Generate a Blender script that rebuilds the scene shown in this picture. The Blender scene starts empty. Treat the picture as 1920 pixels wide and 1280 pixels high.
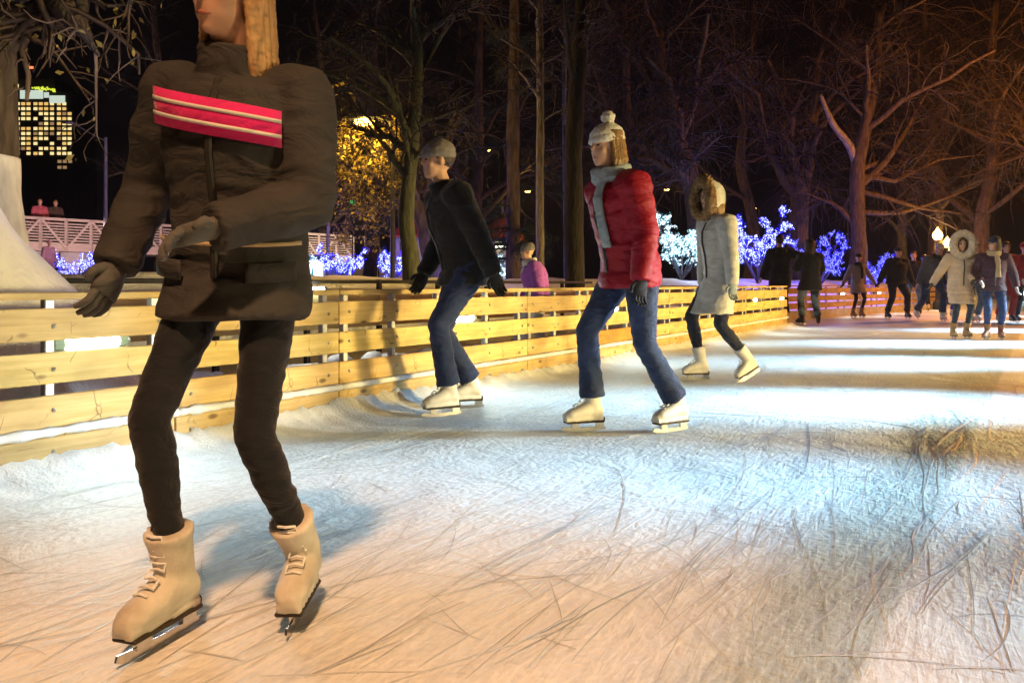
import bpy, math, random
import numpy as np
from mathutils import Vector, Matrix, Euler, noise

rnd = random.Random(11)
sc = bpy.context.scene
col = sc.collection
F = 1493.0          # focal length in photo pixels
HZ = 532.0          # horizon row in the photo
CH = 0.86           # camera height
R = math.radians

def P(x, y, d):     # pixel + depth -> world point
    return Vector(((x - 960) / F * d, d, CH - (y - HZ) / F * d))

# ------------------------------------------------------------------ tagging
def tag(o, label=None, cat=None, group=None, kind=None):
    if label: o['label'] = label
    if cat: o['category'] = cat
    if group: o['group'] = group
    if kind: o['kind'] = kind
    return o

def empty(name, loc=(0, 0, 0), rz=0, label=None, cat=None, group=None, parent=None):
    o = bpy.data.objects.new(name, None)
    col.objects.link(o)
    o.location = loc
    o.rotation_euler = (0, 0, rz)
    o.empty_display_size = 0.1
    if parent: o.parent = parent
    return tag(o, label, cat, group)

def link_mesh(name, me, mats=None, parent=None, smooth=False):
    o = bpy.data.objects.new(name, me)
    col.objects.link(o)
    if mats is not None:
        for m in (mats if isinstance(mats, (list, tuple)) else [mats]):
            me.materials.append(m)
    if smooth:
        me.polygons.foreach_set('use_smooth', np.ones(len(me.polygons), dtype=bool))
    if parent: o.parent = parent
    return o

def np_mesh(name, verts, faces, mat_idx=None):
    """verts (N,3), faces (M,k) numpy"""
    me = bpy.data.meshes.new(name)
    v = np.ascontiguousarray(verts, dtype=np.float32)
    f = np.ascontiguousarray(faces, dtype=np.int32)
    k = f.shape[1]
    me.vertices.add(len(v)); me.vertices.foreach_set('co', v.ravel())
    me.loops.add(f.size); me.loops.foreach_set('vertex_index', f.ravel())
    me.polygons.add(len(f))
    me.polygons.foreach_set('loop_start', np.arange(0, f.size, k, dtype=np.int32))
    if mat_idx is not None:
        me.polygons.foreach_set('material_index', np.asarray(mat_idx, dtype=np.int32))
    me.update(calc_edges=True)
    return me

class MB:
    """collects shapes, builds ONE mesh object"""
    def __init__(s): s.v = []; s.f = []; s.m = []; s.cur = 0
    def _add(s, vs, fs):
        n = len(s.v)
        s.v += [tuple(p) for p in vs]
        s.f += [tuple(i + n for i in f) for f in fs]
        s.m += [s.cur] * len(fs)
    def box(s, c, d, rot=None, bev=0.0):
        hx, hy, hz = d[0] / 2, d[1] / 2, d[2] / 2
        if bev <= 0:
            vs = [Vector((x * hx, y * hy, z * hz)) for x in (-1, 1) for y in (-1, 1) for z in (-1, 1)]
            fs = [(0, 1, 3, 2), (4, 6, 7, 5), (0, 4, 5, 1), (2, 3, 7, 6), (0, 2, 6, 4), (1, 5, 7, 3)]
        else:
            b = min(bev, hx * .9, hy * .9, hz * .9)
            import bmesh
            bm = bmesh.new(); bmesh.ops.create_cube(bm, size=1)
            for v in bm.verts: v.co = Vector((v.co.x * d[0], v.co.y * d[1], v.co.z * d[2]))
            bmesh.ops.bevel(bm, geom=bm.edges[:], offset=b, segments=1, affect='EDGES')
            bm.verts.index_update()
            vs = [v.co.copy() for v in bm.verts]; fs = [tuple(v.index for v in f.verts) for f in bm.faces]
            bm.free()
        M = rot if rot is not None else Matrix.Identity(3)
        s._add([M @ v + Vector(c) for v in vs], fs)
    def bar(s, p0, p1, w, h, up=Vector((0, 0, 1))):
        p0, p1 = Vector(p0), Vector(p1)
        d = p1 - p0; L = d.length; d.normalize()
        if abs(d.dot(up)) > .98: up = Vector((0, 1, 0))
        y = up.cross(d).normalized(); z = d.cross(y)
        M = Matrix((d, y, z)).transposed()
        s.box((p0 + p1) / 2, (L, w, h), M)
    def tube(s, pts, rad, n=8, cap=True, fixed=None):
        """rad: list of r or (ra,rb); fixed=(u,v) keeps the ring axes"""
        pts = [Vector(p) for p in pts]
        rings = []
        u = None
        for i, p in enumerate(pts):
            if fixed:
                a, b = fixed if not callable(fixed) else fixed(i)
            else:
                t = (pts[min(i + 1, len(pts) - 1)] - pts[max(i - 1, 0)])
                t = t.normalized() if t.length > 1e-9 else Vector((0, 0, 1))
                if u is None:
                    ref = Vector((1, 0, 0)) if abs(t.x) < .9 else Vector((0, 1, 0))
                    u = (ref - t * ref.dot(t)).normalized()
                else:
                    u = (u - t * u.dot(t))
                    u = u.normalized() if u.length > 1e-6 else Vector((1, 0, 0))
                a, b = u, t.cross(u)
            r = rad[i] if isinstance(rad, (list, tuple)) else rad
            ra, rb = r if isinstance(r, (list, tuple)) else (r, r)
            rings.append([p + a * (math.cos(2 * math.pi * k / n) * ra) + b * (math.sin(2 * math.pi * k / n) * rb) for k in range(n)])
        vs = [v for r_ in rings for v in r_]
        fs = []
        for i in range(len(pts) - 1):
            for k in range(n):
                k2 = (k + 1) % n
                fs.append((i * n + k, i * n + k2, (i + 1) * n + k2, (i + 1) * n + k))
        if cap:
            fs.append(tuple(reversed(range(n))))
            fs.append(tuple(range((len(pts) - 1) * n, len(pts) * n)))
        s._add(vs, fs)
    def cyl(s, p0, p1, r, n=10, r2=None):
        s.tube([p0, p1], [r, r if r2 is None else r2], n)
    def ell(s, c, r, rot=None, nu=14, nv=9):
        M = rot if rot is not None else Matrix.Identity(3)
        c = Vector(c)
        vs = [c + M @ Vector((0, 0, r[2]))]
        for j in range(1, nv):
            th = math.pi * j / nv
            for i in range(nu):
                ph = 2 * math.pi * i / nu
                vs.append(c + M @ Vector((r[0] * math.sin(th) * math.cos(ph), r[1] * math.sin(th) * math.sin(ph), r[2] * math.cos(th))))
        vs.append(c + M @ Vector((0, 0, -r[2])))
        fs = []
        for i in range(nu):
            fs.append((0, 1 + i, 1 + (i + 1) % nu))
        for j in range(nv - 2):
            for i in range(nu):
                a = 1 + j * nu + i; b = 1 + j * nu + (i + 1) % nu
                fs.append((a, a + nu, b + nu, b))
        last = len(vs) - 1; base = 1 + (nv - 2) * nu
        for i in range(nu):
            fs.append((base + i, last, base + (i + 1) % nu))
        s._add(vs, fs)
    def lathe(s, prof, c=(0, 0, 0), n=16):
        c = Vector(c)
        s.tube([c + Vector((0, 0, z)) for r, z in prof], [max(r, 1e-4) for r, z in prof], n, True, (Vector((1, 0, 0)), Vector((0, 1, 0))))
    def build(s, name, mat, parent=None, smooth=False):
        me = bpy.data.meshes.new(name)
        me.from_pydata(s.v, [], s.f)
        if isinstance(mat, (list, tuple)):
            me.polygons.foreach_set('material_index', np.array(s.m, dtype=np.int32))
        me.update()
        return link_mesh(name, me, mat, parent, smooth)

# ------------------------------------------------------------------ materials
def new_mat(name):
    m = bpy.data.materials.new(name); m.use_nodes = True
    nt = m.node_tree
    return m, nt, nt.nodes['Principled BSDF']

def N(nt, typ, **kw):
    n = nt.nodes.new(typ)
    for k, v in kw.items():
        if k.startswith('i_'):
            n.inputs[k[2:].replace('_', ' ')].default_value = v
        else: setattr(n, k, v)
    return n

def c4(c): return (c[0], c[1], c[2], 1)

def ramp(nt, fac, stops):
    n = nt.nodes.new('ShaderNodeValToRGB')
    cr = n.color_ramp
    while len(cr.elements) < len(stops): cr.elements.new(.5)
    for e, (p, c) in zip(cr.elements, stops):
        e.position = p; e.color = c4(c) if len(c) == 3 else c
    nt.links.new(fac, n.inputs['Fac'])
    return n

def mapped(nt, scale=(1, 1, 1), rot=(0, 0, 0), coord='Object'):
    tc = N(nt, 'ShaderNodeTexCoord'); mp = N(nt, 'ShaderNodeMapping')
    mp.inputs['Scale'].default_value = scale; mp.inputs['Rotation'].default_value = rot
    nt.links.new(tc.outputs[coord], mp.inputs['Vector'])
    return mp.outputs['Vector']

def rough_mat(name, c1, c2, scale=8, rough=.8, bump=.3, bscale=None, stretch=(1, 1, 1), dist=.01, spec=.3, sheen=0, metal=0):
    """two-tone noise colour + bump"""
    m, nt, b = new_mat(name)
    v = mapped(nt, stretch)
    n = N(nt, 'ShaderNodeTexNoise'); n.inputs['Scale'].default_value = scale; n.inputs['Detail'].default_value = 6
    nt.links.new(v, n.inputs['Vector'])
    r = ramp(nt, n.outputs['Fac'], [(.32, c1), (.68, c2)])
    nt.links.new(r.outputs['Color'], b.inputs['Base Color'])
    b.inputs['Roughness'].default_value = rough
    b.inputs['Specular IOR Level'].default_value = spec
    b.inputs['Metallic'].default_value = metal
    if sheen: b.inputs['Sheen Weight'].default_value = sheen
    n2 = N(nt, 'ShaderNodeTexNoise'); n2.inputs['Scale'].default_value = bscale or scale * 5; n2.inputs['Detail'].default_value = 5
    nt.links.new(v, n2.inputs['Vector'])
    bp = N(nt, 'ShaderNodeBump'); bp.inputs['Strength'].default_value = bump; bp.inputs['Distance'].default_value = dist
    nt.links.new(n2.outputs['Fac'], bp.inputs['Height']); nt.links.new(bp.outputs['Normal'], b.inputs['Normal'])
    return m

def emit_mat(name, c, s, sample=True, base=None):
    m, nt, b = new_mat(name)
    b.inputs['Base Color'].default_value = c4(base or c)
    b.inputs['Emission Color'].default_value = c4(c)
    b.inputs['Emission Strength'].default_value = s
    b.inputs['Roughness'].default_value = .5
    if not sample: m.cycles.emission_sampling = 'NONE'
    return m

def cloth(name, c, var=.75, rough=.85, bump=.35, fine=220, puffy=False):
    m, nt, b = new_mat(name)
    v = mapped(nt)
    n = N(nt, 'ShaderNodeTexNoise'); n.inputs['Scale'].default_value = 9; n.inputs['Detail'].default_value = 8
    nt.links.new(v, n.inputs['Vector'])
    d = tuple(x * var for x in c)
    r = ramp(nt, n.outputs['Fac'], [(.3, d), (.7, c)])
    nt.links.new(r.outputs['Color'], b.inputs['Base Color'])
    b.inputs['Roughness'].default_value = rough
    b.inputs['Specular IOR Level'].default_value = .25
    b.inputs['Sheen Weight'].default_value = .0 if puffy else .15
    # folds
    n2 = N(nt, 'ShaderNodeTexNoise'); n2.inputs['Scale'].default_value = 7; n2.inputs['Detail'].default_value = 3; n2.inputs['Distortion'].default_value = 1.2
    v2 = mapped(nt, (1, 1, 2.2))
    nt.links.new(v2, n2.inputs['Vector'])
    n3 = N(nt, 'ShaderNodeTexNoise'); n3.inputs['Scale'].default_value = fine
    nt.links.new(v, n3.inputs['Vector'])
    b1 = N(nt, 'ShaderNodeBump'); b1.inputs['Strength'].default_value = bump; b1.inputs['Distance'].default_value = .05
    b2 = N(nt, 'ShaderNodeBump'); b2.inputs['Strength'].default_value = .25; b2.inputs['Distance'].default_value = .003
    nt.links.new(n2.outputs['Fac'], b1.inputs['Height']); nt.links.new(n3.outputs['Fac'], b2.inputs['Height'])
    nt.links.new(b1.outputs['Normal'], b2.inputs['Normal']); nt.links.new(b2.outputs['Normal'], b.inputs['Normal'])
    return m

def wood_mat(name, ca, cb, knot=(.12, .06, .02)):
    m, nt, b = new_mat(name)
    geo = N(nt, 'ShaderNodeNewGeometry')
    tc = N(nt, 'ShaderNodeTexCoord')
    # shift the pattern per board
    mul = N(nt, 'ShaderNodeVectorMath', operation='SCALE'); mul.inputs['Scale'].default_value = 37.0
    cmb = N(nt, 'ShaderNodeCombineXYZ')
    nt.links.new(geo.outputs['Random Per Island'], cmb.inputs['X']); nt.links.new(geo.outputs['Random Per Island'], cmb.inputs['Z'])
    nt.links.new(cmb.outputs[0], mul.inputs[0])
    add = N(nt, 'ShaderNodeVectorMath', operation='ADD')
    nt.links.new(tc.outputs['Object'], add.inputs[0]); nt.links.new(mul.outputs[0], add.inputs[1])
    def mapv(scale):
        mp = N(nt, 'ShaderNodeMapping'); mp.inputs['Scale'].default_value = scale
        nt.links.new(add.outputs[0], mp.inputs['Vector']); return mp.outputs[0]
    g = N(nt, 'ShaderNodeTexNoise'); g.inputs['Scale'].default_value = 1; g.inputs['Detail'].default_value = 8; g.inputs['Distortion'].default_value = .6
    nt.links.new(mapv((2.2, 30, 45)), g.inputs['Vector'])
    lo = N(nt, 'ShaderNodeTexNoise'); lo.inputs['Scale'].default_value = 1; lo.inputs['Detail'].default_value = 4
    nt.links.new(mapv((3, 6, 8)), lo.inputs['Vector'])
    r1 = ramp(nt, g.outputs['Fac'], [(.35, cb), (.62, ca)])
    # board tint
    hsv = N(nt, 'ShaderNodeHueSaturation')
    mr = N(nt, 'ShaderNodeMapRange'); mr.inputs['To Min'].default_value = .78; mr.inputs['To Max'].default_value = 1.1
    nt.links.new(geo.outputs['Random Per Island'], mr.inputs['Value']); nt.links.new(mr.outputs[0], hsv.inputs['Value'])
    mr2 = N(nt, 'ShaderNodeMapRange'); mr2.inputs['To Min'].default_value = .485; mr2.inputs['To Max'].default_value = .51
    m7 = N(nt, 'ShaderNodeMath', operation='FRACT'); m7b = N(nt, 'ShaderNodeMath', operation='MULTIPLY'); m7b.inputs[1].default_value = 7.3
    nt.links.new(geo.outputs['Random Per Island'], m7b.inputs[0]); nt.links.new(m7b.outputs[0], m7.inputs[0])
    nt.links.new(m7.outputs[0], mr2.inputs['Value']); nt.links.new(mr2.outputs[0], hsv.inputs['Hue'])
    nt.links.new(r1.outputs['Color'], hsv.inputs['Color'])
    # weathering
    mx = N(nt, 'ShaderNodeMixRGB', blend_type='MULTIPLY')
    r2 = ramp(nt, lo.outputs['Fac'], [(.35, (.55, .52, .5)), (.6, (1, 1, 1))])
    mx.inputs['Fac'].default_value = .6
    nt.links.new(hsv.outputs['Color'], mx.inputs['Color1']); nt.links.new(r2.outputs['Color'], mx.inputs['Color2'])
    # knots and dark checks
    vo = N(nt, 'ShaderNodeTexVoronoi'); vo.inputs['Scale'].default_value = 1
    nt.links.new(mapv((4.2, 4, 9)), vo.inputs['Vector'])
    kr = ramp(nt, vo.outputs['Distance'], [(.0, (1, 1, 1)), (.10, (.75, .75, .75)), (.17, (0, 0, 0))])
    vo2 = N(nt, 'ShaderNodeTexVoronoi', feature='DISTANCE_TO_EDGE'); vo2.inputs['Scale'].default_value = 1
    nn = N(nt, 'ShaderNodeTexNoise'); nn.inputs['Scale'].default_value = 5
    nt.links.new(mapv((1, 1, 1)), nn.inputs['Vector'])
    ck = N(nt, 'ShaderNodeVectorMath', operation='ADD'); nt.links.new(mapv((5, 5, 1.7)), ck.inputs[0])
    sc_ = N(nt, 'ShaderNodeVectorMath', operation='SCALE'); sc_.inputs['Scale'].default_value = 1.5
    nt.links.new(nn.outputs['Color'], sc_.inputs[0]); nt.links.new(sc_.outputs[0], ck.inputs[1])
    nt.links.new(ck.outputs[0], vo2.inputs['Vector'])
    cr = ramp(nt, vo2.outputs['Distance'], [(.0, (.8, .8, .8)), (.02, (.0, .0, .0))])
    lo2 = N(nt, 'ShaderNodeTexNoise'); lo2.inputs['Scale'].default_value = 1
    nt.links.new(mapv((4, 4, 9)), lo2.inputs['Vector'])
    gate = ramp(nt, lo2.outputs['Fac'], [(.52, (0, 0, 0)), (.6, (1, 1, 1))])
    gm = N(nt, 'ShaderNodeMath', operation='MULTIPLY'); nt.links.new(cr.outputs['Color'], gm.inputs[0]); nt.links.new(gate.outputs['Color'], gm.inputs[1])
    mxx = N(nt, 'ShaderNodeMath', operation='MAXIMUM'); nt.links.new(kr.outputs['Color'], mxx.inputs[0]); nt.links.new(gm.outputs[0], mxx.inputs[1])
    mk = N(nt, 'ShaderNodeMixRGB'); nt.links.new(mxx.outputs[0], mk.inputs['Fac'])
    nt.links.new(mx.outputs['Color'], mk.inputs['Color1']); mk.inputs['Color2'].default_value = c4(knot)
    nt.links.new(mk.outputs['Color'], b.inputs['Base Color'])
    b.inputs['Roughness'].default_value = .6
    b.inputs['Specular IOR Level'].default_value = .3
    bp = N(nt, 'ShaderNodeBump'); bp.inputs['Strength'].default_value = .35; bp.inputs['Distance'].default_value = .004
    nt.links.new(g.outputs['Fac'], bp.inputs['Height']); nt.links.new(bp.outputs['Normal'], b.inputs['Normal'])
    return m

M = {}
M['wood'] = wood_mat('pine_boards', (.68, .53, .23), (.56, .42, .15))
M['orange_wood'] = wood_mat('orange_board', (.72, .34, .06), (.62, .27, .04), (.3, .13, .03))
M['steel'] = rough_mat('galvanised_steel', (.50, .50, .50), (.62, .62, .62), 30, .45, .1, metal=.6, spec=.5)
M['dark_metal'] = rough_mat('dark_metal', (.02, .02, .02), (.035, .035, .035), 20, .5, .1, metal=.3)
M['pole'] = rough_mat('pole_paint', (.35, .35, .36), (.45, .45, .46), 10, .5, .1)
M['snow'] = rough_mat('snow', (.74, .76, .80), (.84, .85, .87), 5, .75, .7, 26, dist=.04, spec=.2)
M['ledge_snow'] = rough_mat('ledge_snow', (.66, .69, .74), (.86, .87, .89), 10, .6, .6, 60, dist=.01, spec=.3)
M['bark'] = rough_mat('bark', (.045, .032, .022), (.13, .10, .07), 14, .9, 1.0, 30, (1, 1, .25), .04)
M['bark_grey'] = rough_mat('grey_bark', (.09, .085, .08), (.22, .21, .20), 14, .9, 1.0, 30, (1, 1, .25), .04)
M['bark_pale'] = rough_mat('pale_bark', (.20, .18, .16), (.40, .37, .33), 14, .9, 1.0, 30, (1, 1, .25), .04)
M['twig'] = rough_mat('twig_bark', (.032, .026, .024), (.072, .060, .054), 3, .9, 0, dist=.001)
M['whitewash'] = rough_mat('whitewash', (.55, .55, .56), (.78, .78, .78), 10, .9, .6, 30, (1, 1, .4), .02)
M['leaf'] = rough_mat('dry_leaf', (.16, .12, .03), (.28, .22, .05), 3, .7, 0)
M['needle'] = rough_mat('needle', (.012, .022, .012), (.03, .045, .02), 4, .8, 0)
M['skin'] = rough_mat('skin', (.52, .30, .21), (.62, .38, .28), 14, .55, .08, 90, dist=.002, spec=.4)
M['white_leather'] = rough_mat('white_leather', (.66, .65, .60), (.80, .79, .75), 14, .45, .15, 60, dist=.004)
M['brown_leather'] = rough_mat('brown_leather', (.20, .075, .03), (.30, .12, .05), 14, .4, .15, 60, dist=.004)
M['tan_leather'] = rough_mat('tan_leather', (.36, .22, .09), (.48, .30, .13), 14, .5, .15, 60, dist=.004)
M['black_leather'] = rough_mat('black_leather', (.012, .012, .012), (.025, .025, .025), 14, .4, .15, 60, dist=.004)
M['blade'] = rough_mat('blade_steel', (.55, .55, .56), (.7, .7, .7), 40, .25, .05, metal=1)
M['sole'] = rough_mat('sole', (.02, .016, .012), (.05, .035, .02), 20, .6, .1)
M['eye'] = rough_mat('eye', (.02, .015, .012), (.03, .02, .015), 4, .15, 0)
M['lip'] = rough_mat('lip', (.36, .12, .10), (.42, .15, .12), 20, .5, 0)
M['stone'] = rough_mat('kiosk_paint', (.5, .5, .5), (.66, .66, .66), 5, .7, .1)
M['red_roof'] = rough_mat('red_roof', (.40, .06, .03), (.52, .09, .04), 6, .6, .2)
M['orange_fabric'] = rough_mat('orange_fabric', (.55, .16, .03), (.7, .22, .05), 6, .8, .2)
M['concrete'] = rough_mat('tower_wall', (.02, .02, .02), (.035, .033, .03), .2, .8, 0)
M['bridge_wood'] = rough_mat('bridge_wood', (.42, .36, .30), (.58, .50, .42), 4, .8, .1, stretch=(1, 1, 6))
M['glass_dark'] = rough_mat('dark_glass', (.03, .035, .04), (.05, .055, .06), 2, .1, 0, spec=.6)
# ------------------------------------------------------------------ ground and ice
KF = .617; CF = 4.23                 # near fence: X = KF*d - CF
def fx(d, off=0): return KF * d - CF - off
NRM = math.sqrt(1 + KF * KF)
def smooth(a, b, t):
    t = np.clip((t - a) / (b - a), 0, 1); return t * t * (3 - 2 * t)
def far_line(y): return 6.7 + .966 * (y - 18.9)

def ground_h(x, y):
    s1 = (KF * y - CF - x) / NRM                 # behind the near fence
    s2 = (far_line(y) - x) / 1.39                # behind the far fence
    h1 = smooth(3.1, 4.8, s1) * .95 * (1 - smooth(14.6, 16.2, y) * 1)
    h2 = smooth(.6, 2.6, s2) * .95 * smooth(15.5, 17.2, y)
    h3 = smooth(3.1, 4.8, s1) * .95 * smooth(17.2, 19.5, y)
    h = np.maximum(np.maximum(h1, h2), h3)
    s0 = np.where(y < 16.4, s1, np.minimum(s1, s2))
    lump = .05 * np.sin(x * 1.7 + y * .9) * np.sin(y * 1.3 - x * .6) + .03 * np.sin(x * 4.1 + 1.3) * np.sin(y * 3.7)
    return h - .03 + np.where(s0 > .3, (lump + .03) * np.clip((s0 - .3), 0, 1), 0)

def gh(x, y): return float(ground_h(np.array([x], float), np.array([y], float))[0])

def build_ground():
    xs = np.concatenate([[-700, -400, -200, -120, -80, -60], np.arange(-45, 40, .45), [45, 60, 90, 150, 300, 700]])
    ys = np.concatenate([[-60, -30, -15, -8], np.arange(-4, 60, .45), [65, 75, 90, 120, 200, 400, 900]])
    X, Y = np.meshgrid(xs, ys); Z = ground_h(X, Y)
    v = np.stack([X, Y, Z], -1).reshape(-1, 3)
    nx, ny = len(xs), len(ys)
    i = np.arange(nx * ny).reshape(ny, nx)
    f = np.stack([i[:-1, :-1], i[:-1, 1:], i[1:, 1:], i[1:, :-1]], -1).reshape(-1, 4)
    o = link_mesh('snow_ground', np_mesh('snow_ground', v, f), M['snow'], None, True)
    tag(o, kind='structure')

def ice_material():
    m, nt, b = new_mat('skated_ice')
    L = nt.links
    tc = N(nt, 'ShaderNodeTexCoord')
    def mapv(scale, rz=0, loc=(0, 0, 0)):
        mp0 = N(nt, 'ShaderNodeMapping'); mp0.inputs['Rotation'].default_value = (0, 0, rz); mp0.inputs['Location'].default_value = loc
        L.new(tc.outputs['Object'], mp0.inputs['Vector'])
        mp = N(nt, 'ShaderNodeMapping'); mp.inputs['Scale'].default_value = scale
        L.new(mp0.outputs[0], mp.inputs['Vector']); return mp.outputs[0]
    def nz(vec, detail=4, dist=0, rough=.55):
        n = N(nt, 'ShaderNodeTexNoise'); n.inputs['Scale'].default_value = 1; n.inputs['Detail'].default_value = detail
        n.inputs['Distortion'].default_value = dist; n.inputs['Roughness'].default_value = rough
        L.new(vec, n.inputs['Vector']); return n.outputs['Fac']
    def math_(op, a, bb):
        n = N(nt, 'ShaderNodeMath', operation=op)
        for k, q in enumerate((a, bb)):
            if isinstance(q, (int, float)): n.inputs[k].default_value = q
            else: L.new(q, n.inputs[k])
        return n.outputs[0]
    ang = math.atan2(1, KF)      # heading of the rink
    # streaky shaved snow along several skating directions (x along the stroke)
    st = []
    for k, (da, sx, sy) in enumerate(((0, 3.5, 48), (.16, 4.5, 62), (-.14, 4, 56), (.5, 9, 42))):
        v = mapv((sx, sy, 1), -(ang + da), (k * 3.1, k * 1.7, 0))
        st.append(nz(v, 5, .35, .6))
    big = nz(mapv((.55, .55, 1)), 4)
    mid = nz(mapv((2.2, 2.2, 1)), 5, .5)
    s01 = math_('MAXIMUM', st[0], st[1]); s23 = math_('MAXIMUM', st[2], st[3])
    smin = math_('MINIMUM', st[0], st[2])
    streak = math_('ADD', math_('MULTIPLY', s01, .6), math_('MULTIPLY', s23, .4))
    frost = nz(mapv((55, 55, 1)), 6, .2, .7)
    streak = math_('ADD', math_('MULTIPLY', streak, .78), math_('MULTIPLY', frost, .22))
    crumb = N(nt, 'ShaderNodeTexVoronoi'); crumb.inputs['Scale'].default_value = 34
    L.new(mapv((1, 1, 1)), crumb.inputs['Vector'])
    crumb_h = math_('MULTIPLY', math_('SUBTRACT', 1, crumb.outputs['Distance']), math_('MULTIPLY', mid, .55))
    # thin cut lines: distorted cell edges
    nd = N(nt, 'ShaderNodeTexNoise'); nd.inputs['Scale'].default_value = .9; nd.inputs['Detail'].default_value = 3
    L.new(tc.outputs['Object'], nd.inputs['Vector'])
    lines = []
    for k, (sx, sy, a) in enumerate(((.7, 3.4, ang), (1.0, 4.2, ang + .9), (1.1, 3.0, ang - .6))):
        ad = N(nt, 'ShaderNodeVectorMath', operation='ADD'); scn = N(nt, 'ShaderNodeVectorMath', operation='SCALE'); scn.inputs['Scale'].default_value = 1.6
        L.new(nd.outputs['Color'], scn.inputs[0]); L.new(mapv((sx, sy, 1), -a, (k * 5.3, 0, 0)), ad.inputs[0]); L.new(scn.outputs[0], ad.inputs[1])
        vo = N(nt, 'ShaderNodeTexVoronoi', feature='DISTANCE_TO_EDGE'); vo.inputs['Scale'].default_value = 1; vo.inputs['Randomness'].default_value = 1
        vo.voronoi_dimensions = '2D'
        L.new(ad.outputs[0], vo.inputs['Vector'])
        mr = N(nt, 'ShaderNodeMapRange'); mr.inputs['From Min'].default_value = 0; mr.inputs['From Max'].default_value = .03
        mr.inputs['To Min'].default_value = 1; mr.inputs['To Max'].default_value = 0
        L.new(vo.outputs['Distance'], mr.inputs['Value'])
        gate = ramp(nt, nz(mapv((.9, .9, 1), k, (k, 2, 0)), 2), [(.45, (0, 0, 0)), (.6, (1, 1, 1))])
        lines.append(math_('MULTIPLY', mr.outputs[0], gate.outputs['Color']))
    line = math_('MAXIMUM', math_('MAXIMUM', lines[0], lines[1]), lines[2])
    # colour : snow dust over grey-blue ice
    cov = math_('ADD', math_('MULTIPLY', streak, 1.0), math_('MULTIPLY', math_('SUBTRACT', big, .5), .35))
    r = ramp(nt, cov, [(.40, (.60, .64, .68)), (.52, (.76, .79, .82)), (.64, (.88, .90, .91))])
    mx = N(nt, 'ShaderNodeMixRGB'); L.new(math_('MULTIPLY', line, .0), mx.inputs['Fac'])
    L.new(r.outputs['Color'], mx.inputs['Color1']); mx.inputs['Color2'].default_value = (.28, .32, .35, 1)
    # a strip of bare wet ice running parallel to the fence
    sx = N(nt, 'ShaderNodeSeparateXYZ'); L.new(tc.outputs['Object'], sx.inputs[0])
    edge = math_('SUBTRACT', sx.outputs['X'], math_('MULTIPLY', sx.outputs['Y'], .667))   # = X - .667 d
    wob = math_('MULTIPLY', math_('SUBTRACT', mid, .5), .16)
    e2 = math_('ADD', edge, wob)
    a1 = N(nt, 'ShaderNodeMapRange', interpolation_type='SMOOTHSTEP'); a1.inputs['From Min'].default_value = -.95; a1.inputs['From Max'].default_value = -.62; L.new(e2, a1.inputs['Value'])
    a2 = N(nt, 'ShaderNodeMapRange', interpolation_type='SMOOTHSTEP'); a2.inputs['From Min'].default_value = -.36; a2.inputs['From Max'].default_value = -.42; L.new(edge, a2.inputs['Value'])
    strip = math_('MULTIPLY', math_('MULTIPLY', a1.outputs[0], a2.outputs[0]), .8)
    mx2 = N(nt, 'ShaderNodeMixRGB'); L.new(strip, mx2.inputs['Fac']); L.new(mx.outputs['Color'], mx2.inputs['Color1'])
    r5 = ramp(nt, streak, [(.42, (.20, .27, .27)), (.62, (.56, .64, .62))])
    L.new(r5.outputs['Color'], mx2.inputs['Color2'])
    L.new(mx2.outputs['Color'], b.inputs['Base Color'])
    rr = N(nt, 'ShaderNodeMapRange'); rr.inputs['From Min'].default_value = .4; rr.inputs['From Max'].default_value = .65; rr.inputs['To Min'].default_value = .38; rr.inputs['To Max'].default_value = .75
    L.new(cov, rr.inputs['Value']); L.new(rr.outputs[0], b.inputs['Roughness'])
    b.inputs['Specular IOR Level'].default_value = .35
    h = math_('SUBTRACT', math_('ADD', streak, crumb_h), math_('MULTIPLY', line, .0))
    bp = N(nt, 'ShaderNodeBump'); bp.inputs['Strength'].default_value = .65; bp.inputs['Distance'].default_value = .02
    L.new(h, bp.inputs['Height'])
    bp2 = N(nt, 'ShaderNodeBump'); bp2.inputs['Strength'].default_value = .5; bp2.inputs['Distance'].default_value = .08
    L.new(mid, bp2.inputs['Height']); L.new(bp2.outputs['Normal'], bp.inputs['Normal'])
    L.new(bp.outputs['Normal'], b.inputs['Normal'])
    return m

def build_ice():
    ys = [-6, 0, 3, 6, 9, 12, 15, 15.85]
    v = []; f = []
    for y in ys: v += [(fx(y) - .03, y, .012), (45 + y * .7, y, .012)]
    v += [(fx(15.85) - 6, 19.5, .012), (60, 19.5, .012)]
    for y in (25, 40, 60, 90): v += [(far_line(min(y, 30)) - (0 if y <= 30 else 0) + (.62 * (y - 30) if y > 30 else 0), y, .012), (60 + y, y, .012)]
    for i in range(len(v) // 2 - 1): f.append((2 * i, 2 * i + 1, 2 * i + 3, 2 * i + 2))
    me = bpy.data.meshes.new('ice_rink'); me.from_pydata(v, [], f); me.update()
    tag(link_mesh('ice_rink', me, ice_material()), kind='structure')

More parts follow.
